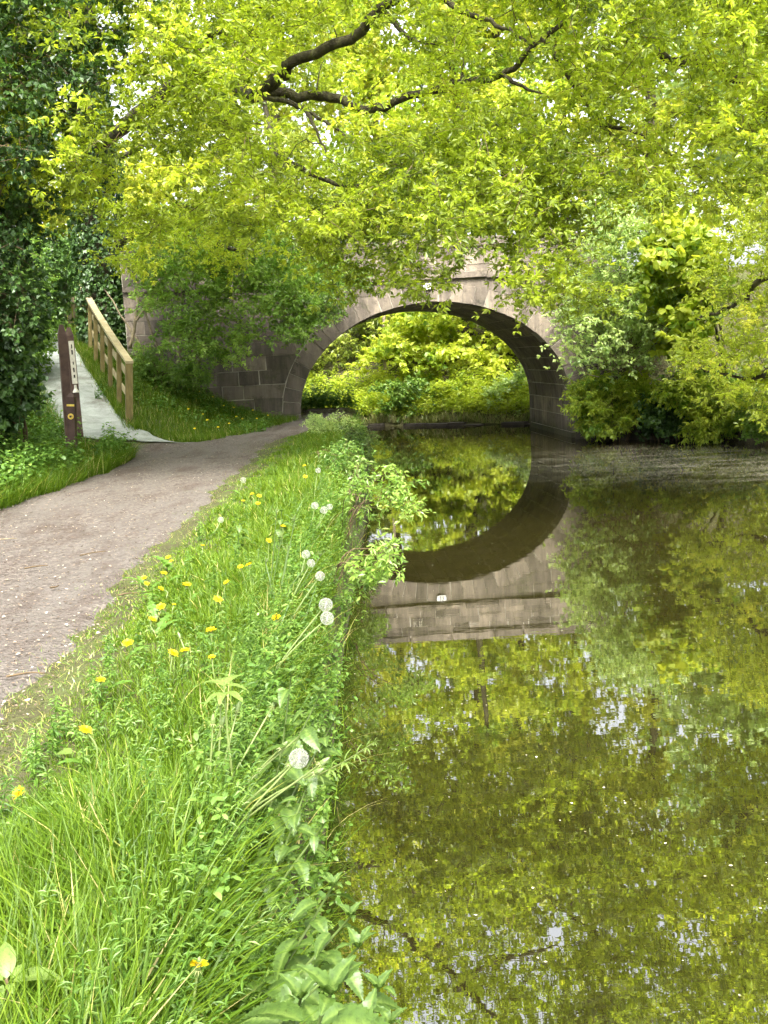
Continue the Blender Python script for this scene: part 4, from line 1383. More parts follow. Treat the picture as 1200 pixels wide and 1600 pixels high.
# nearest verge: long lush blades
X, Y, g = verge_xy(50000, 1.15, 5.2, 1.25, 301)
e = X - path_right(Y)
rag = .14 * wob(X * 2.2, Y * 1.6, 1.4)
hh = (.035 + .20 * smooth(.12, .75, e + rag)) * g.uniform(.5, 1.25, len(X)) * (.50 + .65 * smooth(3.3, 2.3, Y + .5 * rag))
keep = (g.random(len(X)) < .35 + .65 * smooth(-.05, .3, e + rag))
tag(blades('grass', X[keep], Y[keep], hh[keep], (.004 + .0075 * g.random(len(X)) * smooth(.2, .8, e) * smooth(4.5, 2.4, Y))[keep], 302, nseg=3, lean=.55, tint0=.46, dry=.03), 'lush green grass on the verge between towpath and canal', 'grass', kind='stuff')
X, Y, g = verge_xy(70000, 4.8, 25, 1.6, 303)
e = X - path_right(Y)
rag = .18 * wob(X * 2.2, Y * 1.6, 1.4)
hh = (.03 + .11 * smooth(.15, .9, e + rag)) * g.uniform(.5, 1.25, len(X))
keep = (g.random(len(X)) < .3 + .7 * smooth(-.05, .3, e + rag))
tag(blades('grass', X[keep], Y[keep], hh[keep], (.007 + .007 * g.random(len(X)))[keep], 304, nseg=2, lean=.6, tint0=.5, dry=.03), 'shorter verge grass running on towards the bridge', 'grass', kind='stuff')
# trodden turf fringe creeping into the path
g = np.random.default_rng(305)
n = 18000
Y = (1.2 ** -.4 + (19 ** -.4 - 1.2 ** -.4) * g.random(n)) ** (1 / -.4)
X = path_right(Y) + g.normal(.02, .17, n) + .12 * wob(Y * 1.3, Y, 1.5)
tag(blades('turf', X, Y, g.uniform(.012, .055, n), g.uniform(.004, .008, n), 306, 'turf', 2, .9, tint0=.55, tint_s=.25, dry=.2), 'thin trodden turf along the edge of the towpath', 'turf', kind='stuff')
# bank edge: arching blades leaning over the water
g = np.random.default_rng(307)
n = 4200
Y = (1.3 ** -.5 + (24 ** -.5 - 1.3 ** -.5) * g.random(n)) ** (1 / -.5)
X = edge(Y) + g.normal(-.06, .10, n)
zz = np.maximum(height(X, Y), .25)
tag(blades('bank_grass', X, Y, g.uniform(.10, .30, n) * np.where(Y < 3.2, .55, 1), g.uniform(.003, .007, n), 308, 'grass', 4, .75, bend=np.array([.7, 0, 0]), tint0=.52, z=zz, dry=.14), 'long grass arching over the canal edge', 'grass', kind='stuff')
# grass bank with flowers between fence and bridge
g = np.random.default_rng(309)
n = 46000
Y = g.uniform(18.3, 25.0, n); X = g.uniform(-6.8, -1.7, n)
P2 = np.stack([X, Y], 1)
dl = (P2 - FA) @ FL; s_ = (P2 - FA) @ FD
lim = np.interp(s_, [-2.6, -1.6, -.9, -.3, .6, 4, 9.6], [-1.65, -1.05, -.45, -.10, .06, .28, .40])
keep = (dl < lim + .05 * g.normal(0, 1, n)) & (X < path_left(Y) + .06 + .08 * g.normal(0, 1, n))
X, Y = X[keep], Y[keep]
tag(blades('grass', X, Y, g.uniform(.08, .22, len(X)), g.uniform(.007, .014, len(X)), 310, 'grass', 2, .4, tint0=.42), 'flower dotted grass bank between the fence and the bridge', 'grass', kind='stuff')
# strip between ramp and fence further up, and verge left of the path
g = np.random.default_rng(311)
n = 9000
s_ = g.uniform(-.5, 11, n); o_ = np.interp(s_, [-.9, -.3, .6, 4, 9.6], [-.45, -.10, .06, .28, .40]) * g.random(n) ** .6 + g.normal(0, .07, n)
PP = FA + s_[:, None] * FD + o_[:, None] * FL
tag(blades('grass', PP[:, 0], PP[:, 1], g.uniform(.08, .26, n), g.uniform(.008, .014, n), 312, 'grass', 2, .4, tint0=.45), 'narrow grass strip along the foot of the ramp fence', 'grass', kind='stuff')
n = 16000
s_ = g.uniform(-1.6, 11, n); o_ = np.interp(s_, [-2.6, -1.8, -.8, .5, 4, 9.6, 12.5], [.10, .55, 1.05, 1.25, 1.50, 1.62, 1.7]) + np.abs(g.normal(0, 1.0, n)) - .05
PP = FA + s_[:, None] * FD + o_[:, None] * FL
tag(blades('grass', PP[:, 0], PP[:, 1], g.uniform(.1, .32, n), g.uniform(.008, .014, n), 314, 'grass', 2, .5, tint0=.4), 'rough grass on the hedge side of the pale ramp', 'grass', kind='stuff')
n = 700
s_ = g.uniform(-1.4, 10, n); o_ = np.interp(s_, [-2.6, -1.8, -.8, .5, 4, 9.6, 12.5], [.10, .55, 1.05, 1.25, 1.50, 1.62, 1.7]) + .1 + np.abs(g.normal(0, .9, n))
PP = FA + s_[:, None] * FD + o_[:, None] * FL
HERB_RAMP = (PP[:, 0].copy(), PP[:, 1].copy())
n = 26000
Y = g.uniform(6.5, 17.9, n)
X = path_left(np.minimum(Y, 16.4)) - np.abs(g.normal(0, .7, n)) + .05
keep = (Y < 16.6) | ((X > -5.35 - .4 * (Y - 16.6)) & (X < -3.95 - .55 * (Y - 16.6)))
X, Y = X[keep], Y[keep]
tag(blades('grass', X, Y, g.uniform(.15, .42, len(X)) * np.where((Y > 13.6) & (np.abs(X / Y + .292) < .022), .3, np.where((Y > 13.9) & (X < -4.0), .6, 1)), g.uniform(.006, .012, len(X)), 313, 'grass', 2, .6, bend=np.array([.5, -.2, 0]), tint0=.36), 'rank grass below the ivy covered tree', 'grass', kind='stuff')


# ------------------------------------------------------------------ herb layer
def herbs(name, X, Y, hmin, hmax, L, W, mat, seed, lv=6, per=2, leanx=0.0, tint0=.5, zmin=None, stem=True, blunt=True):
    g = np.random.default_rng(seed)
    n = len(X)
    Z = height(X, Y)
    if zmin is not None: Z = np.maximum(Z, zmin)
    base = np.stack([X, Y, Z], 1)
    h = g.uniform(hmin, hmax, n)
    dirn = nrm(np.stack([g.normal(leanx, .25, n), g.normal(0, .25, n), np.ones(n)], 1))
    top = base + dirn * h[:, None]
    tV, tF = twig_arrays(base, top, .0035)
    si = np.repeat(np.arange(n), lv * per)
    t = np.tile(np.repeat(np.linspace(.25, 1.0, lv), per), n) + g.normal(0, .04, n * lv * per)
    az = (np.tile(np.repeat(np.arange(lv) * 1.57, per), n) + np.tile(np.arange(per) * 2 * np.pi / per, n * lv) + np.repeat(g.random(n) * 6.28, lv * per) + g.normal(0, .35, n * lv * per))
    Pp = base[si] + dirn[si] * (h[si] * t)[:, None]
    D = np.stack([np.cos(az), np.sin(az), g.normal(-.05, .3, len(az)) + .3 * (t > .9)], 1)
    N = nrm(np.array([0, 0, 1.]) + g.normal(0, .25, (len(az), 3)))
    sz = g.uniform(.65, 1.2, len(az)) * (1.15 - .45 * t)
    fn = blunt_leaf_arrays if blunt else leaf_arrays
    V, Fc = fn(Pp, D, N, L * sz, W * sz, droop=.22)
    kk = 6 if blunt else 4
    tn = np.clip(tint0 + g.normal(0, .12, n)[si] + g.normal(0, .14, len(az)) + .25 * (t - .6), 0, 1)
    V2 = np.vstack([V, tV]); faces = [Fc, tF + len(V)]
    return mk(name, V2, faces, MAT[mat], None, np.concatenate([np.repeat(tn, kk), np.full(len(tV), .25)]))


g = np.random.default_rng(320)
n = 2300
Y = g.uniform(7.5, 17.6, n)
X = path_left(np.minimum(Y, 16.3)) - .10 - np.abs(g.normal(0, .75, n))
keep = (Y < 16.6) | ((X > -5.4 - .4 * (Y - 16.6)) & (X < -4.15 - .55 * (Y - 16.6)))
X, Y = X[keep], Y[keep]
kk_ = ~((Y > 13.6) & (np.abs(X / Y + .292) < .022)) & (~((Y > 13.9) & (X < -4.0)) | (g.random(len(X)) < .3))
X, Y = X[kk_], Y[kk_]
tag(herbs('verge_herbs', X, Y, .18, .55, .085, .055, 'herb', 321, 7, 2, .12, .45), 'nettles and leafy herbs crowding the edge of the towpath', 'herbs', kind='stuff')
tag(herbs('ramp_herbs', HERB_RAMP[0], HERB_RAMP[1], .2, .6, .10, .06, 'herb', 322, 6, 2, 0, .4), 'leafy herbs on the hedge side of the pale ramp', 'herbs', kind='stuff')
n = 850
Y = (1.9 ** -.6 + (24 ** -.6 - 1.9 ** -.6) * g.random(n)) ** (1 / -.6)
X = edge(Y) + g.uniform(-.16, .10, n)
tag(herbs('bank_herbs', X, Y, .10, .28, .042, .020, 'herb', 323, 6, 2, .30, .55, zmin=.22), 'leafy herbs hanging along the canal edge', 'herbs', kind='stuff')
n = 420
Y = (1.6 ** -.8 + (18 ** -.8 - 1.6 ** -.8) * g.random(n)) ** (1 / -.8)
X = path_right(Y) + .25 + (edge(Y) - .15 - .25 - path_right(Y)) * g.random(n)
tag(herbs('verge_weeds', X, Y, .05, .16, .034, .011, 'herb', 325, 6, 5, .05, .6, blunt=False), 'fine leaved weeds among the verge grass', 'weeds', kind='stuff')
n = 420
Y = (1.5 ** -.6 + (16 ** -.6 - 1.5 ** -.6) * g.random(n)) ** (1 / -.6)
X = edge(Y) - np.abs(g.normal(.0, .16, n)) + .03
tag(herbs('bank_cleavers', X, Y, .12, .34, .036, .0075, 'herb', 326, 8, 6, .35, .62, zmin=.4, blunt=False), 'sprawling whorled cleavers along the canal edge', 'weeds', kind='stuff')
n = 420
Y = g.uniform(20.5, 24.4, n); X = g.uniform(-5.6, -2.3, n)
tag(herbs('bank_weeds', X, Y, .1, .3, .09, .05, 'herb', 327, 5, 2, 0, .42), 'leafy weeds on the grass bank below the shrub', 'weeds', kind='stuff')
# far bank undergrowth through the arch and right of it
n = 2600
X = g.uniform(-6, 6, n); Yb = np.interp(X, [-14, -5, -.3, 2.6, 4.4, 6], [41, 36.2, 33.2, 31.9, 30.9, 30.5])
Y = Yb + .15 + np.abs(g.normal(0, 1.3, n))
tag(herbs('far_bank_undergrowth', X, Y, .2, .6, .15, .075, 'bright', 329, 6, 2, 0, .6, blunt=False), 'mixed undergrowth on the bank seen through the arch', 'undergrowth', kind='stuff')
n = 4500
X = g.uniform(-4, 6, n); Yb = np.interp(X, [-14, -5, -.3, 2.6, 4.4, 6], [41, 36.2, 33.2, 31.9, 30.9, 30.5])
Y = Yb + .02 + np.abs(g.normal(0, .8, n)) * (g.random(n) > .35)
tag(blades('dry_grass', X, Y, g.uniform(.15, .45, n), g.uniform(.012, .022, n), 331, 'straw', 3, .55, bend=np.array([0, -.5, 0]), tint0=.35, tint_s=.3, dry=.1), 'straw coloured dead grass along the bank behind the bridge', 'grass', kind='stuff')
n = 1800
X = g.uniform(4.9, 11.5, n); Yb = np.interp(X, [4.75, 6.2, 8.6, 10.4, 12], [25.0, 23.7, 22.5, 20, 15])
Y = Yb + .2 + np.abs(g.normal(0, .8, n))
tag(herbs('offside_undergrowth', X, Y, .2, .6, .13, .06, 'herb', 333, 6, 2, -.1, .45, blunt=False), 'shady undergrowth on the bank right behind the stone edging'.replace('right ', ''), 'undergrowth', kind='stuff')

n = 260
X = g.uniform(-2.4, -.5, n); Y = g.uniform(29.4, 31.0, n)
tag(herbs('towpath_undergrowth', X, Y, .3, .8, .14, .06, 'herb', 335, 6, 2, .1, .5), 'tall herbs where the towpath leaves the arch', 'undergrowth', kind='stuff')

# ------------------------------------------------------------------ loose chips, twigs and litter on the towpath
g = np.random.default_rng(340)
n = 11000
Y = (2.5 ** -.7 + (19 ** -.7 - 2.5 ** -.7) * g.random(n)) ** (1 / -.7)
X = path_left(np.minimum(Y, 16.5)) + .1 + (path_right(Y) - path_left(np.minimum(Y, 16.5))) * g.random(n)
Z = height(X, Y) + .028 + g.uniform(0, .008, n)
az = g.random(n) * 6.28
sz = g.uniform(.008, .026, n)
V, Fc = leaf_arrays(np.stack([X, Y, Z], 1), np.stack([np.cos(az), np.sin(az), g.normal(0, .15, n)], 1), nrm(np.array([0, 0, 1.]) + g.normal(0, .25, (n, 3))), sz, sz * g.uniform(.35, .8, n))
MAT['litter'] = leaf_mat('path_litter', [(0.0, (.05, .036, .026)), (.5, (.16, .12, .09)), (.85, (.32, .26, .19)), (1, (.55, .50, .42))], .05, (1, 1, 1), .02)
tag(mk('path_litter', V, [Fc], MAT['litter'], None, np.repeat(np.clip(g.normal(.45, .27, n), 0, 1), 4)), 'wood chips and dry leaf scraps scattered over the towpath', 'litter', kind='stuff')
for k, (a, b) in enumerate([((38, 888), (75, 883)), ((125, 868), (165, 861)), ((225, 925), (275, 918)), ((78, 918), (92, 914)), ((185, 930), (215, 926)), ((0, 843), (26, 841)), ((10, 1057), (70, 1052))]):
    A = at_z(a[0], a[1], .845); B = at_z(b[0], b[1], .845)
    mb = MB(); md = (A + B) / 2 + np.array([0, 0, .004]) + np.random.default_rng(k).normal(0, .012, 3) * np.array([1, 1, 0])
    mb.tube(curve_pts([A, md, B], 6) - A, np.linspace(.006, .003, 6), 5)
    o = mb.build('fallen_twig', MAT['twig'] if k != 5 else MAT['bark_pale'], None); o.location = A
    tag(o, 'thin dark fallen twig lying on the towpath gravel', 'twig', 'fallen twigs on the towpath')
bpy.data.objects['fallen_twig.005']['label'] = 'pale stripped stick lying on the towpath gravel'

# flecks of blossom and scum on the water
n = 9000
X = np.where(g.random(n) < .55, g.normal(6.2, 2.6, n), g.uniform(-.1, 9, n)); Y = np.where(g.random(n) < .5, g.normal(20, 2.6, n), (3 ** -.3 + (28 ** -.3 - 3 ** -.3) * g.random(n)) ** (1 / -.3))
keep = (poly_sd(np.stack([X, Y], 1), CANAL) < -.05) & ((wob(X * .9, Y * .7, 1.1) + .5 * wob(X * 2.3, Y * 1.9, 1.7) > .15) | (g.random(n) < .18))
X, Y = X[keep], Y[keep]; n = len(X)
az = g.random(n) * 6.28; sz = g.uniform(.004, .017, n) * (1 + .5 * (g.random(n) > .97))
V, Fc = leaf_arrays(np.stack([X, Y, np.full(n, .004)], 1), np.stack([np.cos(az), np.sin(az), np.zeros(n)], 1), np.tile([[0, 0, 1.]], (n, 1)), sz, sz * g.uniform(.4, .9, n), fold=.05, droop=0)
MAT['fleck'] = leaf_mat('water_fleck', [(0.0, (.16, .14, .06)), (.6, (.45, .42, .30)), (1, (.8, .78, .7))], .05, (1, 1, 1), .02)
tag(mk('floating_flecks', V, [Fc], MAT['fleck'], None, np.repeat(g.random(n), 4)), 'pale flecks of blossom and scum floating on the canal', 'flecks', kind='stuff')

# ------------------------------------------------------------------ dandelions
def head_mesh():
    mb = MB(); g = np.random.default_rng(1)
    for ring, (cnt, L, el) in enumerate(((26, .022, .18), (24, .019, .45), (20, .015, .75), (14, .010, 1.1))):
        for i in range(cnt):
            a = i * 2 * np.pi / cnt + ring * .1 + g.normal(0, .05)
            e = el + g.normal(0, .08)
            d = np.array([math.cos(a) * math.cos(e), math.sin(a) * math.cos(e), math.sin(e)])
            s = np.array([-math.sin(a), math.cos(a), 0]) * .0017
            l = L * g.uniform(.85, 1.1)
            b0 = d * .002
            mb.add([b0 - s * .5, b0 + s * .5, d * l + s, d * l - s], f4=[(0, 1, 2, 3)], tint=g.random())
    return mb.mesh('dandelion_flower', MAT['yellow'])


def cup_mesh():
    mb = MB(); mb.tube([(0, 0, -.013), (0, 0, -.009), (0, 0, -.002), (0, 0, .002)], [.002, .006, .0075, .006], 8, .3)
    for i in range(9):
        a = i * .698; d = np.array([math.cos(a), math.sin(a), 0])
        s = np.array([-math.sin(a), math.cos(a), 0]) * .0018
        b0 = np.array([0, 0, -.009]) + d * .006
        mb.add([b0 - s, b0 + s, b0 + d * .006 + np.array([0, 0, -.008])], f3=[(0, 1, 2)], tint=.3)
    return mb.mesh('bract_cup', MAT['stalk'])


def clock_mesh(R=.025, n=110):
    mb = MB(); g = np.random.default_rng(2)
    k = np.arange(n) + .5
    ph = np.arccos(1 - 2 * k / n); th = np.pi * (1 + 5 ** .5) * k
    for a, b in zip(ph, th):
        d = np.array([math.sin(a) * math.cos(b), math.sin(a) * math.sin(b), math.cos(a)])
        x = nrm(np.cross(d, [0.31, .5, .8])); y = np.cross(d, x)
        w = .00022
        mb.add([d * .004 - x * w, d * .004 + x * w, d * R * .86 + x * w, d * R * .86 - x * w], f4=[(0, 1, 2, 3)], tint=.35)
        for q in range(7):
            u = q * .8976 + g.normal(0, .1)
            v = x * math.cos(u) + y * math.sin(u); t_ = np.cross(d, v) * .0003
            e = d * R * g.uniform(.98, 1.04) + v * .0062
            c = d * R * .86
            mb.add([c, e - t_, e + t_], f3=[(0, 1, 2)], tint=.9)
    mb.tube([(0, 0, -.004), (0, 0, 0), (0, 0, .004)], [.002, .0045, .002], 6, 0.1)
    return mb.mesh('seed_clock', MAT['fluff'])


def bud_mesh():
    mb = MB(); mb.tube([(0, 0, -.014), (0, 0, -.008), (0, 0, .002), (0, 0, .012), (0, 0, .018)], [.002, .0065, .0075, .005, .002], 8, .35)
    for i in range(10):
        a = i * .628; d = np.array([math.cos(a), math.sin(a), 0]); s = np.array([-math.sin(a), math.cos(a), 0]) * .0018
        b0 = np.array([0, 0, -.010]) + d * .006
        mb.add([b0 - s, b0 + s, b0 + d * .010 + np.array([0, 0, -.010])], f3=[(0, 1, 2)], tint=.8)
    return mb.mesh('closed_bud', MAT['stalk'])


def dleaf_mesh():
    """toothed dandelion leaf lying outwards along +x"""
    mb = MB(); V, f = [], []
    xs = np.linspace(0, .16, 11)
    for i, x in enumerate(xs):
        wv = (.004 + .020 * math.sin(math.pi * min(x / .16, 1) ** .75)) * (1.25 if i % 2 else .5)
        if i == 10: wv = .0008
        zz = .035 * math.sin(x / .16 * 2.6)
        V += [(x, -wv, zz + .004), (x, 0, zz), (x, wv, zz + .004)]
    for i in range(10):
        a = i * 3
        f += [(a, a + 1, a + 4, a + 3), (a + 1, a + 2, a + 5, a + 4)]
    mb.add(V, f4=f, tint=.55)
    return mb.mesh('dandelion_leaf', MAT['herb'])


HEAD, CUP, CLOCK, BUD, DLEAF = head_mesh(), cup_mesh(), clock_mesh(), bud_mesh(), dleaf_mesh()
drng = np.random.default_rng(350)


def stalk_plant(name, label, cat, group, head_pt, foot, heads, scale=1.0, leaves=3, r=.0028, tint=.55, tilt=None):
    foot = np.array(foot, float); hp = np.array(head_pt, float)
    root = empty(name, foot); tag(root, label, cat, group)
    mid = (foot + hp) / 2 + np.array([drng.normal(0, .012), drng.normal(0, .012), .01])
    P = curve_pts([foot, mid, hp], 7) - foot
    mb = MB(); mb.tube(P, np.linspace(r * 1.25, r, 7), 6, tint); mb.build('stem', MAT['stalk'], root, shade=True)
    ax = Vector(P[-1] - P[-2]).normalized()
    if tilt is not None: ax = Vector(tilt).normalized()
    rot = ax.to_track_quat('Z', 'Y').to_euler()
    for nm, me in heads:
        link_mesh(nm, me, root, hp - foot, rot, scale)
    for k in range(leaves):
        a = drng.uniform(0, 6.28)
        link_mesh('leaf', DLEAF, root, (0, 0, .01), (0, -drng.uniform(.05, .4), a), drng.uniform(.7, 1.1))
    return root


def verge_foot(px, py, hgt):
    """stands a stalk of height hgt so that its head shows at the pixel"""
    z = .9
    for _ in range(4):
        p = at_z(px, py, z + hgt)
        z = gz(p[0], p[1]) if p[0] < -.48 else .84
    return p, np.array([p[0], p[1], z])


FL_PX = [(289, 1017, .16), (270, 1021, .14), (331, 1027, .15), (376, 886, .16), (292, 914, .13), (340, 937, .14), (354, 910, .15), (317, 853, .12), (225, 903, .07), (229, 912, .06), (256, 896, .08), (251, 920, .07), (263, 871, .08), (268, 877, .07), (200, 1005, .09),
         (238, 968, .08), (133, 1141, .14), (157, 1063, .09), (252, 948, .08), (389, 883, .15), (477, 745, .2), (394, 772, .12), (403, 787, .12), (405, 775, .12), (432, 1025 - 60, .2), (476, 728, .2), (330, 985, .1), (30, 1239, .12), (272, 945, .08), (420, 845, .2), (380, 783, .1), (442, 823, .22)]
for px_, py_, hg_ in FL_PX:
    hp, ft = verge_foot(px_, py_, hg_)
    ft = ft + np.array([drng.normal(0, .02), drng.normal(0, .02), 0])
    if hg_ < .095: dlab, dgrp = 'short stemmed yellow dandelion at the trodden edge of the towpath', 'dandelions by the path edge'
    elif px_ > 400: dlab, dgrp = 'tall stemmed yellow dandelion among the leafy herbs at the canal edge', 'dandelions by the canal edge'
    else: dlab, dgrp = 'yellow dandelion flower open in the middle of the verge grass', 'dandelions in the verge grass'
    stalk_plant('dandelion', dlab, 'flower', dgrp, hp, ft, [('flower_head', HEAD), ('bract_cup', CUP)], drng.uniform(.7, 1.2), 2, tilt=(drng.normal(0, .3), drng.normal(-.35, .25), 1))
CL_PX = [(509, 945, .34, 1.1), (511, 966, .30, 1.05), (500, 900, .34, .85), (467, 1185, .30, 1.0), (497, 735, .3, 1.0), (492, 790, .3, 1.0), (506, 797, .3, 1.0), (515, 792, .28, .9), (380, 750, .14, 1.15), (478, 866, .3, .9), (486, 880, .3, .8), (345, 812, .12, .9)]
for k, (px_, py_, hg_, sc_) in enumerate(CL_PX):
    hp, ft = verge_foot(px_, py_, hg_)
    ft = ft + np.array([-.06 + drng.normal(0, .02), drng.normal(-.03, .03), 0])
    ft[0] = min(ft[0], float(edge(ft[1])) - .10); ft[2] = gz(ft[0], ft[1])
    lab = 'round white dandelion seed clock above the verge grass'
    grp = 'dandelion seed clocks along the verge'
    if k in (0, 1):
        lab = ['white dandelion clock, upper one of two clocks almost touching', 'white dandelion clock, lower one of two clocks almost touching'][k]; grp = None
    if k == 3:
        lab = 'large dandelion clock beside bare leaning stalks and nettles at the canal edge'; grp = None
    if k == 8:
        lab = 'single dandelion clock standing by the edge of the gravel towpath'; grp = None
    stalk_plant('dandelion_clock', lab, 'flower', grp, hp, ft, [('seed_clock', CLOCK)], sc_, 2)
# spent stalks with closed or bare heads
SP = [((345, 1092), (323, 1250), .34), ((372, 1105), (330, 1252), .32), ((333, 1125), (322, 1248), .30), ((348, 1128), (318, 1240), .28), ((428, 1100), (395, 1230), .30), ((443, 1165), (412, 1240), .24), ((477, 1142), (440, 1270), .30), ((506, 1190), (430, 1295), .28), ((458, 1192), (420, 1290), .26), ((280, 993), (292, 1030), .16), ((497, 1205), (425, 1290), .22)]
for (hx, hy), (fx, fy), hg_ in SP:
    hp, _ = verge_foot(hx, hy, hg_)
    f_ = at_z(fx, fy, .93); f_[0] = min(f_[0], float(edge(f_[1])) - .14); f_ = np.array([f_[0], f_[1], gz(f_[0], f_[1])])
    if abs(f_[1] - hp[1]) > .5: f_[1] = hp[1] - .2
    stalk_plant('spent_dandelion', 'bare pale green dandelion stalk with a closed head', 'flower', 'spent dandelion stalks by the canal edge', hp, f_, [('closed_bud', BUD)], 1.0, 0, .0026, .6)
hp, ft = verge_foot(310, 1508, .24)
stalk_plant('closing_dandelion', 'half closed orange dandelion head deep in the long grass', 'flower', None, hp, ft, [('closed_bud', BUD), ('flower_head', HEAD)], .85, 1)
# flowers on the bank below the shrub: small dandelions
for k in range(46):
    px_ = drng.normal(420, 32) if k < 30 else drng.uniform(250, 455)
    py_ = 668 + drng.normal(-3, 7) if k < 30 else drng.uniform(610, 680)
    p = None
    for Y_ in np.arange(18.6, 24.4, .06):
        q = at_y(px_, py_, Y_)
        if q[2] <= gz(q[0], q[1]) + .16: p = q; break
    if p is None or p[0] > path_left(p[1]) - .05: continue
    ft = np.array([p[0], p[1], gz(p[0], p[1])])
    stalk_plant('bank_dandelion', 'small yellow dandelion on the grass bank below the shrub', 'flower', 'dandelions dotting the grass bank', ft + np.array([0, 0, .2]), ft, [('flower_head', HEAD)], 1.25, 0, tilt=(0, -.5, 1))

# ------------------------------------------------------------------ nettles and other single plants near the camera
def serrated_leaf(L=.10, W=.062, teeth=13, name='nettle_leaf', mat='nettle', curl=.28, fold=.22):
    mb = MB(); V, f3, f4 = [], [], []
    n = teeth * 2
    for i in range(n + 1):
        t = i / n
        w = W * .5 * (math.sin(math.pi * min(1, t * .98 + .02) ** .62)) ** .85
        if i % 2 == 1: w *= 1.0; xo = .0045 * (L / .1)
        else: w *= .88; xo = 0
        if i == n: w = .0004; xo = 0
        if i == 0: w = .004
        x = t * L; z = -curl * L * t * t + .06 * L * math.sin(math.pi * t)
        rip = .0012 * math.sin(i * 1.57)
        V += [(x + xo, -w, z + w * fold + rip), (x + xo * .3, -w * .5, z + w * fold * .72 - rip), (x, 0, z), (x + xo * .3, w * .5, z + w * fold * .72 - rip), (x + xo, w, z + w * fold + rip)]
    for i in range(n):
        a = i * 5
        for q in range(4): f4.append((a + q, a + q + 1, a + q + 6, a + q + 5))
    tint = []
    for i in range(n + 1):
        j = .06 * (i % 2)
        tint += [.50 + j, .34 + j, .85, .34 + j, .50 + j]
    mb.add(V, f4=f4, tint=np.array(tint))
    return mb.mesh(name, MAT[mat], shade=True)


NLEAF = [serrated_leaf(), serrated_leaf(.11, .058, 14), serrated_leaf(.085, .056, 11)]
YLEAF = [serrated_leaf(.05, .028, 6, 'young_nettle_leaf')]
prng = np.random.default_rng(360)


def nettle(foot, h, label, lean=(0, 0), size=1.0, pairs=8, group=None, lat=0.0):
    root = empty('nettle', foot); tag(root, label, 'nettle', group)
    top = np.array([lean[0] * h, lean[1] * h, h])
    P = curve_pts([(0, 0, -.05), top * .5 + np.array([prng.normal(0, .01), prng.normal(0, .01), 0]) * 2, top], 9)
    mb = MB(); mb.tube(P, np.linspace(.0042, .0022, 9), 6, .25); mb.build('stem', MAT['stalk'], root, shade=True)
    a0 = prng.uniform(0, 3.14)
    for k in range(pairs):
        t = .22 + .78 * (k / (pairs - 1)) ** .8
        p = np.array([np.interp(t, np.linspace(0, 1, 9), P[:, q]) for q in range(3)])
        sc = size * (1.05 - .55 * t ** 3) * prng.uniform(.85, 1.1)
        for s in (0, 1):
            a = a0 + k * 1.571 + s * 3.1416 + prng.normal(0, .2)
            me = NLEAF[prng.integers(3)] if k < pairs - 1 else YLEAF[0]
            pet = .022 * sc
            q = p + np.array([math.cos(a) * pet, math.sin(a) * pet, .008])
            o = link_mesh('leaf', me, root, q, (prng.normal(0, .2), prng.uniform(-.15, .5) - .6 * (k == pairs - 1), a), sc)
    for s in range(3):
        o = link_mesh('leaf', YLEAF[0], root, P[-1], (0, -.9, a0 + s * 2.1), .7 * size)
    return root


def foot_for(px, py, hgt, z0):
    p = at_z(px, py, z0 + hgt)
    return np.array([p[0], p[1], z0])


NET = [(520, 1510, .38, .95, 1.6, 'tall nettle with the broadest leaf hanging over the grass at the canal edge', (.05, -.1)),
       (592, 1545, .24, .85, 1.1, 'nettle leaning out over the water below the broad leaved one', (.3, 0)),
       (548, 1432, .30, .8, 1.0, 'pale nettle top half buried in the bank foliage', (.15, 0)),
       (520, 1385, .30, .82, .95, 'nettle with narrow pale leaves at the very edge of the bank', (.1, 0)),
       (500, 1085, .40, .85, 1.0, 'tall nettle behind the large dandelion clock', (.15, 0)),
       (455, 1055, .36, .88, 1.0, 'nettle rising behind the bare dandelion stalks', (0, 0)),
       (520, 1130, .36, .80, 1.0, 'nettle leaning towards the water past the bare stalks', (.3, 0)),
       (478, 1232, .22, .85, .75, 'short nettle under the large dandelion clock', (.1, 0)),
       (505, 1290, .22, .8, .75, 'low nettle drooping down the canal bank', (.3, 0)),
       (470, 1560, .34, .93, 1.25, 'broad leaved nettle rising from the long grass beside the tallest one', (.02, 0)),
       (560, 1480, .26, .85, 1.15, 'nettle between the pale nettle top and the tallest one', (.1, 0)),
       (575, 1590, .30, .9, 1.2, 'nettle with overlapping leaves at the foot of the tallest one', (.15, 0)),
       (610, 1600, .26, .85, 1.0, 'nettle low over the water with a curled young leaf', (.35, 0)),
       (300, 1590, .14, .9, .6, 'small grey green nettle deep in the long grass', (0, 0)),
       (345, 1245, .14, .9, .6, 'small nettle at the base of the bare dandelion stalks', (0, 0)),
       (440, 800, .28, .9, .95, 'leafy nettle patch beside the thin dark stems', (.1, 0)),
       (375, 812, .22, .9, .95, 'broad nettle beside the towpath verge grass', (0, 0))]
for px_, py_, h_, z_, s_, lab, ln_ in NET:
    tp = foot_for(px_, py_, h_, z_) + np.array([0, 0, h_])
    fx = min(tp[0] - ln_[0] * h_, float(edge(tp[1])) - .03)
    ft = np.array([fx, tp[1], gz(fx, tp[1])])
    hh_ = tp[2] - ft[2]
    nettle(ft, hh_, lab, ((tp[0] - fx) / hh_, ln_[1]), s_)


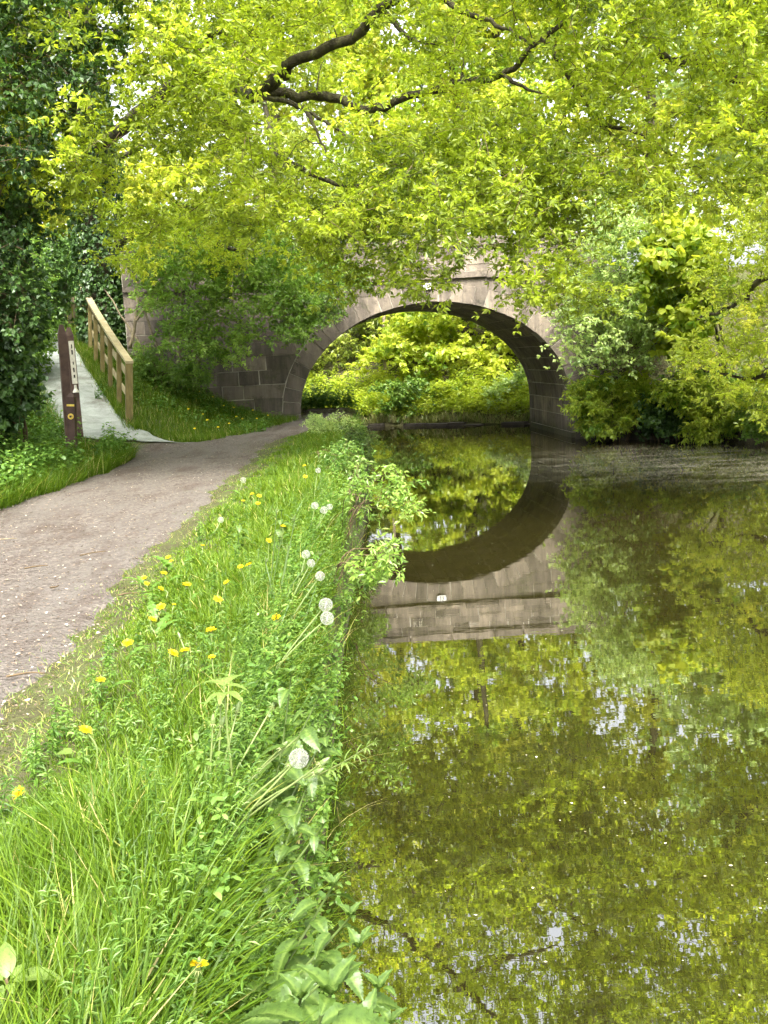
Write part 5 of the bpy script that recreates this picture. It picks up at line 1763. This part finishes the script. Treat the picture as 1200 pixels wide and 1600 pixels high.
def smooth_leaf(L, W, name, mat, curl=.2, fold=.2, tint=.7):
    mb = MB(); V, f4 = [], []
    n = 9
    for i in range(n + 1):
        t = i / n; w = max(.0006, W * .5 * math.sin(math.pi * t ** .8) ** .8); x = t * L; z = -curl * L * t * t + .08 * L * math.sin(math.pi * t)
        r_ = .0012 * math.sin(i * 3.1)
        V += [(x, -w, z + w * fold + r_), (x, -w * .5, z + w * fold * .6 - r_), (x, 0, z), (x, w * .5, z + w * fold * .6 - r_), (x, w, z + w * fold + r_)]
    for i in range(n):
        for q in range(4): f4.append((i * 5 + q, i * 5 + q + 1, i * 5 + q + 6, i * 5 + q + 5))
    mb.add(V, f4=f4, tint=np.tile([tint, tint - .06, tint + .15, tint - .06, tint], n + 1))
    return mb.mesh(name, MAT[mat], shade=True)


# broad-leaved seedling at the verge
ft = foot_for(10, 1530, .20, .88)
bp = empty('broadleaf_plant', ft); tag(bp, 'pale broad leaved seedling on a dark stem in the long grass', 'plant')
mb = MB(); mb.tube([(0, 0, -.03), (.004, 0, .1), (0, 0, .20)], [.005, .0045, .003], 6, .1); mb.build('stem', MAT['twig'], bp)
SL = smooth_leaf(.085, .042, 'oval_leaf', 'nettle', .15, .2, .95)
for a, ry, sc in ((0.1, -.05, 1.05), (1.9, -.6, .9), (2.7, -.2, .95), (4.4, .75, .75), (.9, -.4, .5), (5.3, -.1, .4)):
    link_mesh('leaf', SL, bp, (math.cos(a) * .01, math.sin(a) * .01, .195), (0, ry, a), sc)
# dock with large wavy leaves
ft = foot_for(140, 1405, .16, .86)
dp = empty('dock_plant', ft); tag(dp, 'dock with large pale crinkled leaves drooping through the grass', 'plant')
DL = smooth_leaf(.19, .075, 'dock_leaf', 'nettle', .55, .1, .80)
for a, ry, sc, z_ in ((0.15, -.25, 1.0, .13), (3.3, -.2, .75, .12), (5.2, -.25, .7, .10), (1.2, -.4, .8, .12), (2.5, -.1, .6, .10)):
    link_mesh('leaf', DL, dp, (0, 0, z_), (.3, ry, a), sc)
mb = MB(); mb.tube([(0, 0, -.03), (0, 0, .13)], [.006, .005], 6, .3); mb.build('stem', MAT['stalk'], dp)
# round leaf low in the turf
ft = foot_for(122, 1172, .07, .86)
rp = empty('round_leaf_plant', ft); tag(rp, 'single pale rounded leaf standing in the short grass', 'plant')
RL = smooth_leaf(.075, .06, 'round_leaf', 'nettle', .1, .15, .95)
link_mesh('leaf', RL, rp, (-.02, 0, .06), (0, .1, 2.9), 1.0); link_mesh('leaf', RL, rp, (0, 0, .05), (0, .2, 5.6), .6)
mb = MB(); mb.tube([(0, 0, -.02), (0, 0, .06)], [.003, .0025], 5, .3); mb.build('stem', MAT['stalk'], rp)
# pale rosette on top of a stalk
ft = foot_for(350, 1072, .36, .88)
gp = empty('hedge_garlic', ft); tag(gp, 'stalk topped with a star of pale green leaves above the verge', 'plant')
mb = MB(); mb.tube([(.01, 0, -.03), (.0, 0, .2), (0, 0, .36)], [.004, .0035, .0025], 6, .6); mb.build('stem', MAT['stalk'], gp)
PLf = smooth_leaf(.085, .030, 'lance_leaf', 'nettle', .25, .2, .98)
for k in range(7):
    link_mesh('leaf', PLf, gp, (0, 0, .36 - .02 * (k // 4)), (0, prng.uniform(-.5, .15), k * .93), prng.uniform(.7, 1.1))
# cleavers reaching out over the water
A = at_y(490, 1215, 2.75); B = at_y(585, 1160, 2.55)
clv = empty('cleavers', A); tag(clv, 'whorled cleavers stem reaching out over the water', 'plant')
P = curve_pts([(0, 0, 0), (B - A) * .5 + np.array([0, 0, -.005]), B - A], 10)
mb = MB(); mb.tube(P, np.linspace(.0028, .0016, 10), 5, .7); mb.build('stem', MAT['stalk'], clv)
CLf = smooth_leaf(.034, .006, 'whorl_leaf', 'nettle', .15, .1, .9)
axv = Vector(B - A).normalized(); qv = axv.to_track_quat('Z', 'Y')
for t, sc in ((.1, 1.), (.3, 1.05), (.52, 1.05), (.72, .95), (.88, .75), (1.0, .5)):
    pnt = [np.interp(t, np.linspace(0, 1, 10), P[:, q]) for q in range(3)]
    for k in range(7):
        d = qv @ Vector((math.cos(k * .9) * 1.0, math.sin(k * .9) * 1.0, .55))
        e = d.to_track_quat('X', 'Z').to_euler()
        link_mesh('leaf', CLf, clv, pnt, e, sc * prng.uniform(.85, 1.15))
# cow parsley with dark thin stems
ft = foot_for(428, 960, .0, .88)
cp = empty('cow_parsley', ft); tag(cp, 'upright plant of thin dark green stems not yet in flower', 'plant')
for k, (hx, hy, dY) in enumerate(((432, 802, 0), (460, 815, .05), (450, 860, .1), (500, 870, -.1), (440, 840, -.05), (415, 880, .1), (475, 890, .0))):
    e = at_y(hx, hy, ft[1] + dY) - ft
    b0 = np.array([prng.normal(0, .03), prng.normal(0, .03), -.02])
    mb = MB(); mb.tube(curve_pts([b0, (b0 + e) * .5 + prng.normal(0, .01, 3), e], 7), np.linspace(.0045, .0022, 7), 5, .05); st_ = mb.build('stem', MAT['stalk'], cp)
    mb = MB()
    for q in range(9):
        d = nrm(np.array([prng.normal(0, .6), prng.normal(0, .6), 1.0])) * prng.uniform(.015, .04)
        mb.tube([e, e + d * .6, e + d], [.001, .001, .0025], 4, .3)
    mb.build('umbel', MAT['stalk'], cp)

# leafy sprays leaning out over the water further along
for k, (foot, poly_, ya, yb, nT, lab, mt) in enumerate([
        ((-.42, 9.6, .55), [(540, 745), (590, 715), (630, 735), (665, 780), (650, 800), (590, 795), (545, 785)], 9.0, 9.9, 15, 'leafy sprays of willow leaning low over the water', 'mid'),
        ((-.45, 7.4, .55), [(540, 840), (575, 830), (625, 880), (600, 915), (555, 905)], 7.0, 7.6, 10, 'small leafy shoots dipping to the water along the bank', 'mid'),
        ((-.3, 15.2, .6), [(535, 675), (570, 665), (585, 690), (575, 720), (545, 710)], 14.4, 15.6, 26, 'dark leaved bramble lump on the canal edge near the bridge', 'nettle'),
        ((-.3, 18.5, .65), [(480, 650), (545, 645), (560, 680), (500, 690)], 17.5, 19.5, 34, 'pale flowering bramble clump on the verge near the bridge', 'pale'),
        ((-.4, 12.0, .6), [(500, 700), (560, 690), (575, 745), (520, 770)], 11.2, 12.6, 26, 'soft green herb clump on the canal edge below the willow sprays', 'herb')]):
    bush('bank_sprays', lab, poly_, ya, yb, nT, mt, foot, 401 + 2 * k, 'plant', .14, .055, .02, 7, 3, 4, tint0=.6, hang=.2, nst=6)

# ivy and hedge between the tree and the ramp
b_ = onland(40, 640, 13.6)
bush('ivy_hedge', 'tumbling dark ivy at the foot of the ivy covered tree', [(-80, 420), (28, 430), (42, 500), (30, 560), (45, 610), (20, 650), (-80, 670)], 12.3, 14.2, 150, 'dark', b_, 451, clump=.3, L=.085, W=.08, tint0=.5, hang=.5)
for k, (px_, py_, Y_) in enumerate(((62, 560, 21.5), (60, 530, 24.5))):
    b_ = onland(px_ - 10, py_, Y_)
    b_[0] -= .5; b_[2] = gz(b_[0], b_[1])
    T_ = [(px_ - 90, py_ - 150), (px_ + 5, py_ - 140), (px_ + 14, py_ - 30), (px_, py_ + 40), (px_ - 90, py_ + 60)]
    bush('ramp_hedge', ['leafy green hedge along the lower side of the ramp', 'shaded hedge further up along the ramp'][k], T_, Y_ - .6, Y_ + .8, 90, 'mid', b_, 461 + 2 * k, clump=.36, L=.09, W=.05, tint0=.35)
b_ = np.array([-6.6, 26.1, gz(-6.6, 26.1)])
bush('wall_ivy', 'ivy spilling over the end of the bridge wall by the oak', [(150, 420), (205, 410), (212, 470), (205, 540), (180, 545), (150, 500)], 24.9, 26.0, 80, 'dark', b_, 471, clump=.3, L=.095, W=.085, tint0=.6)
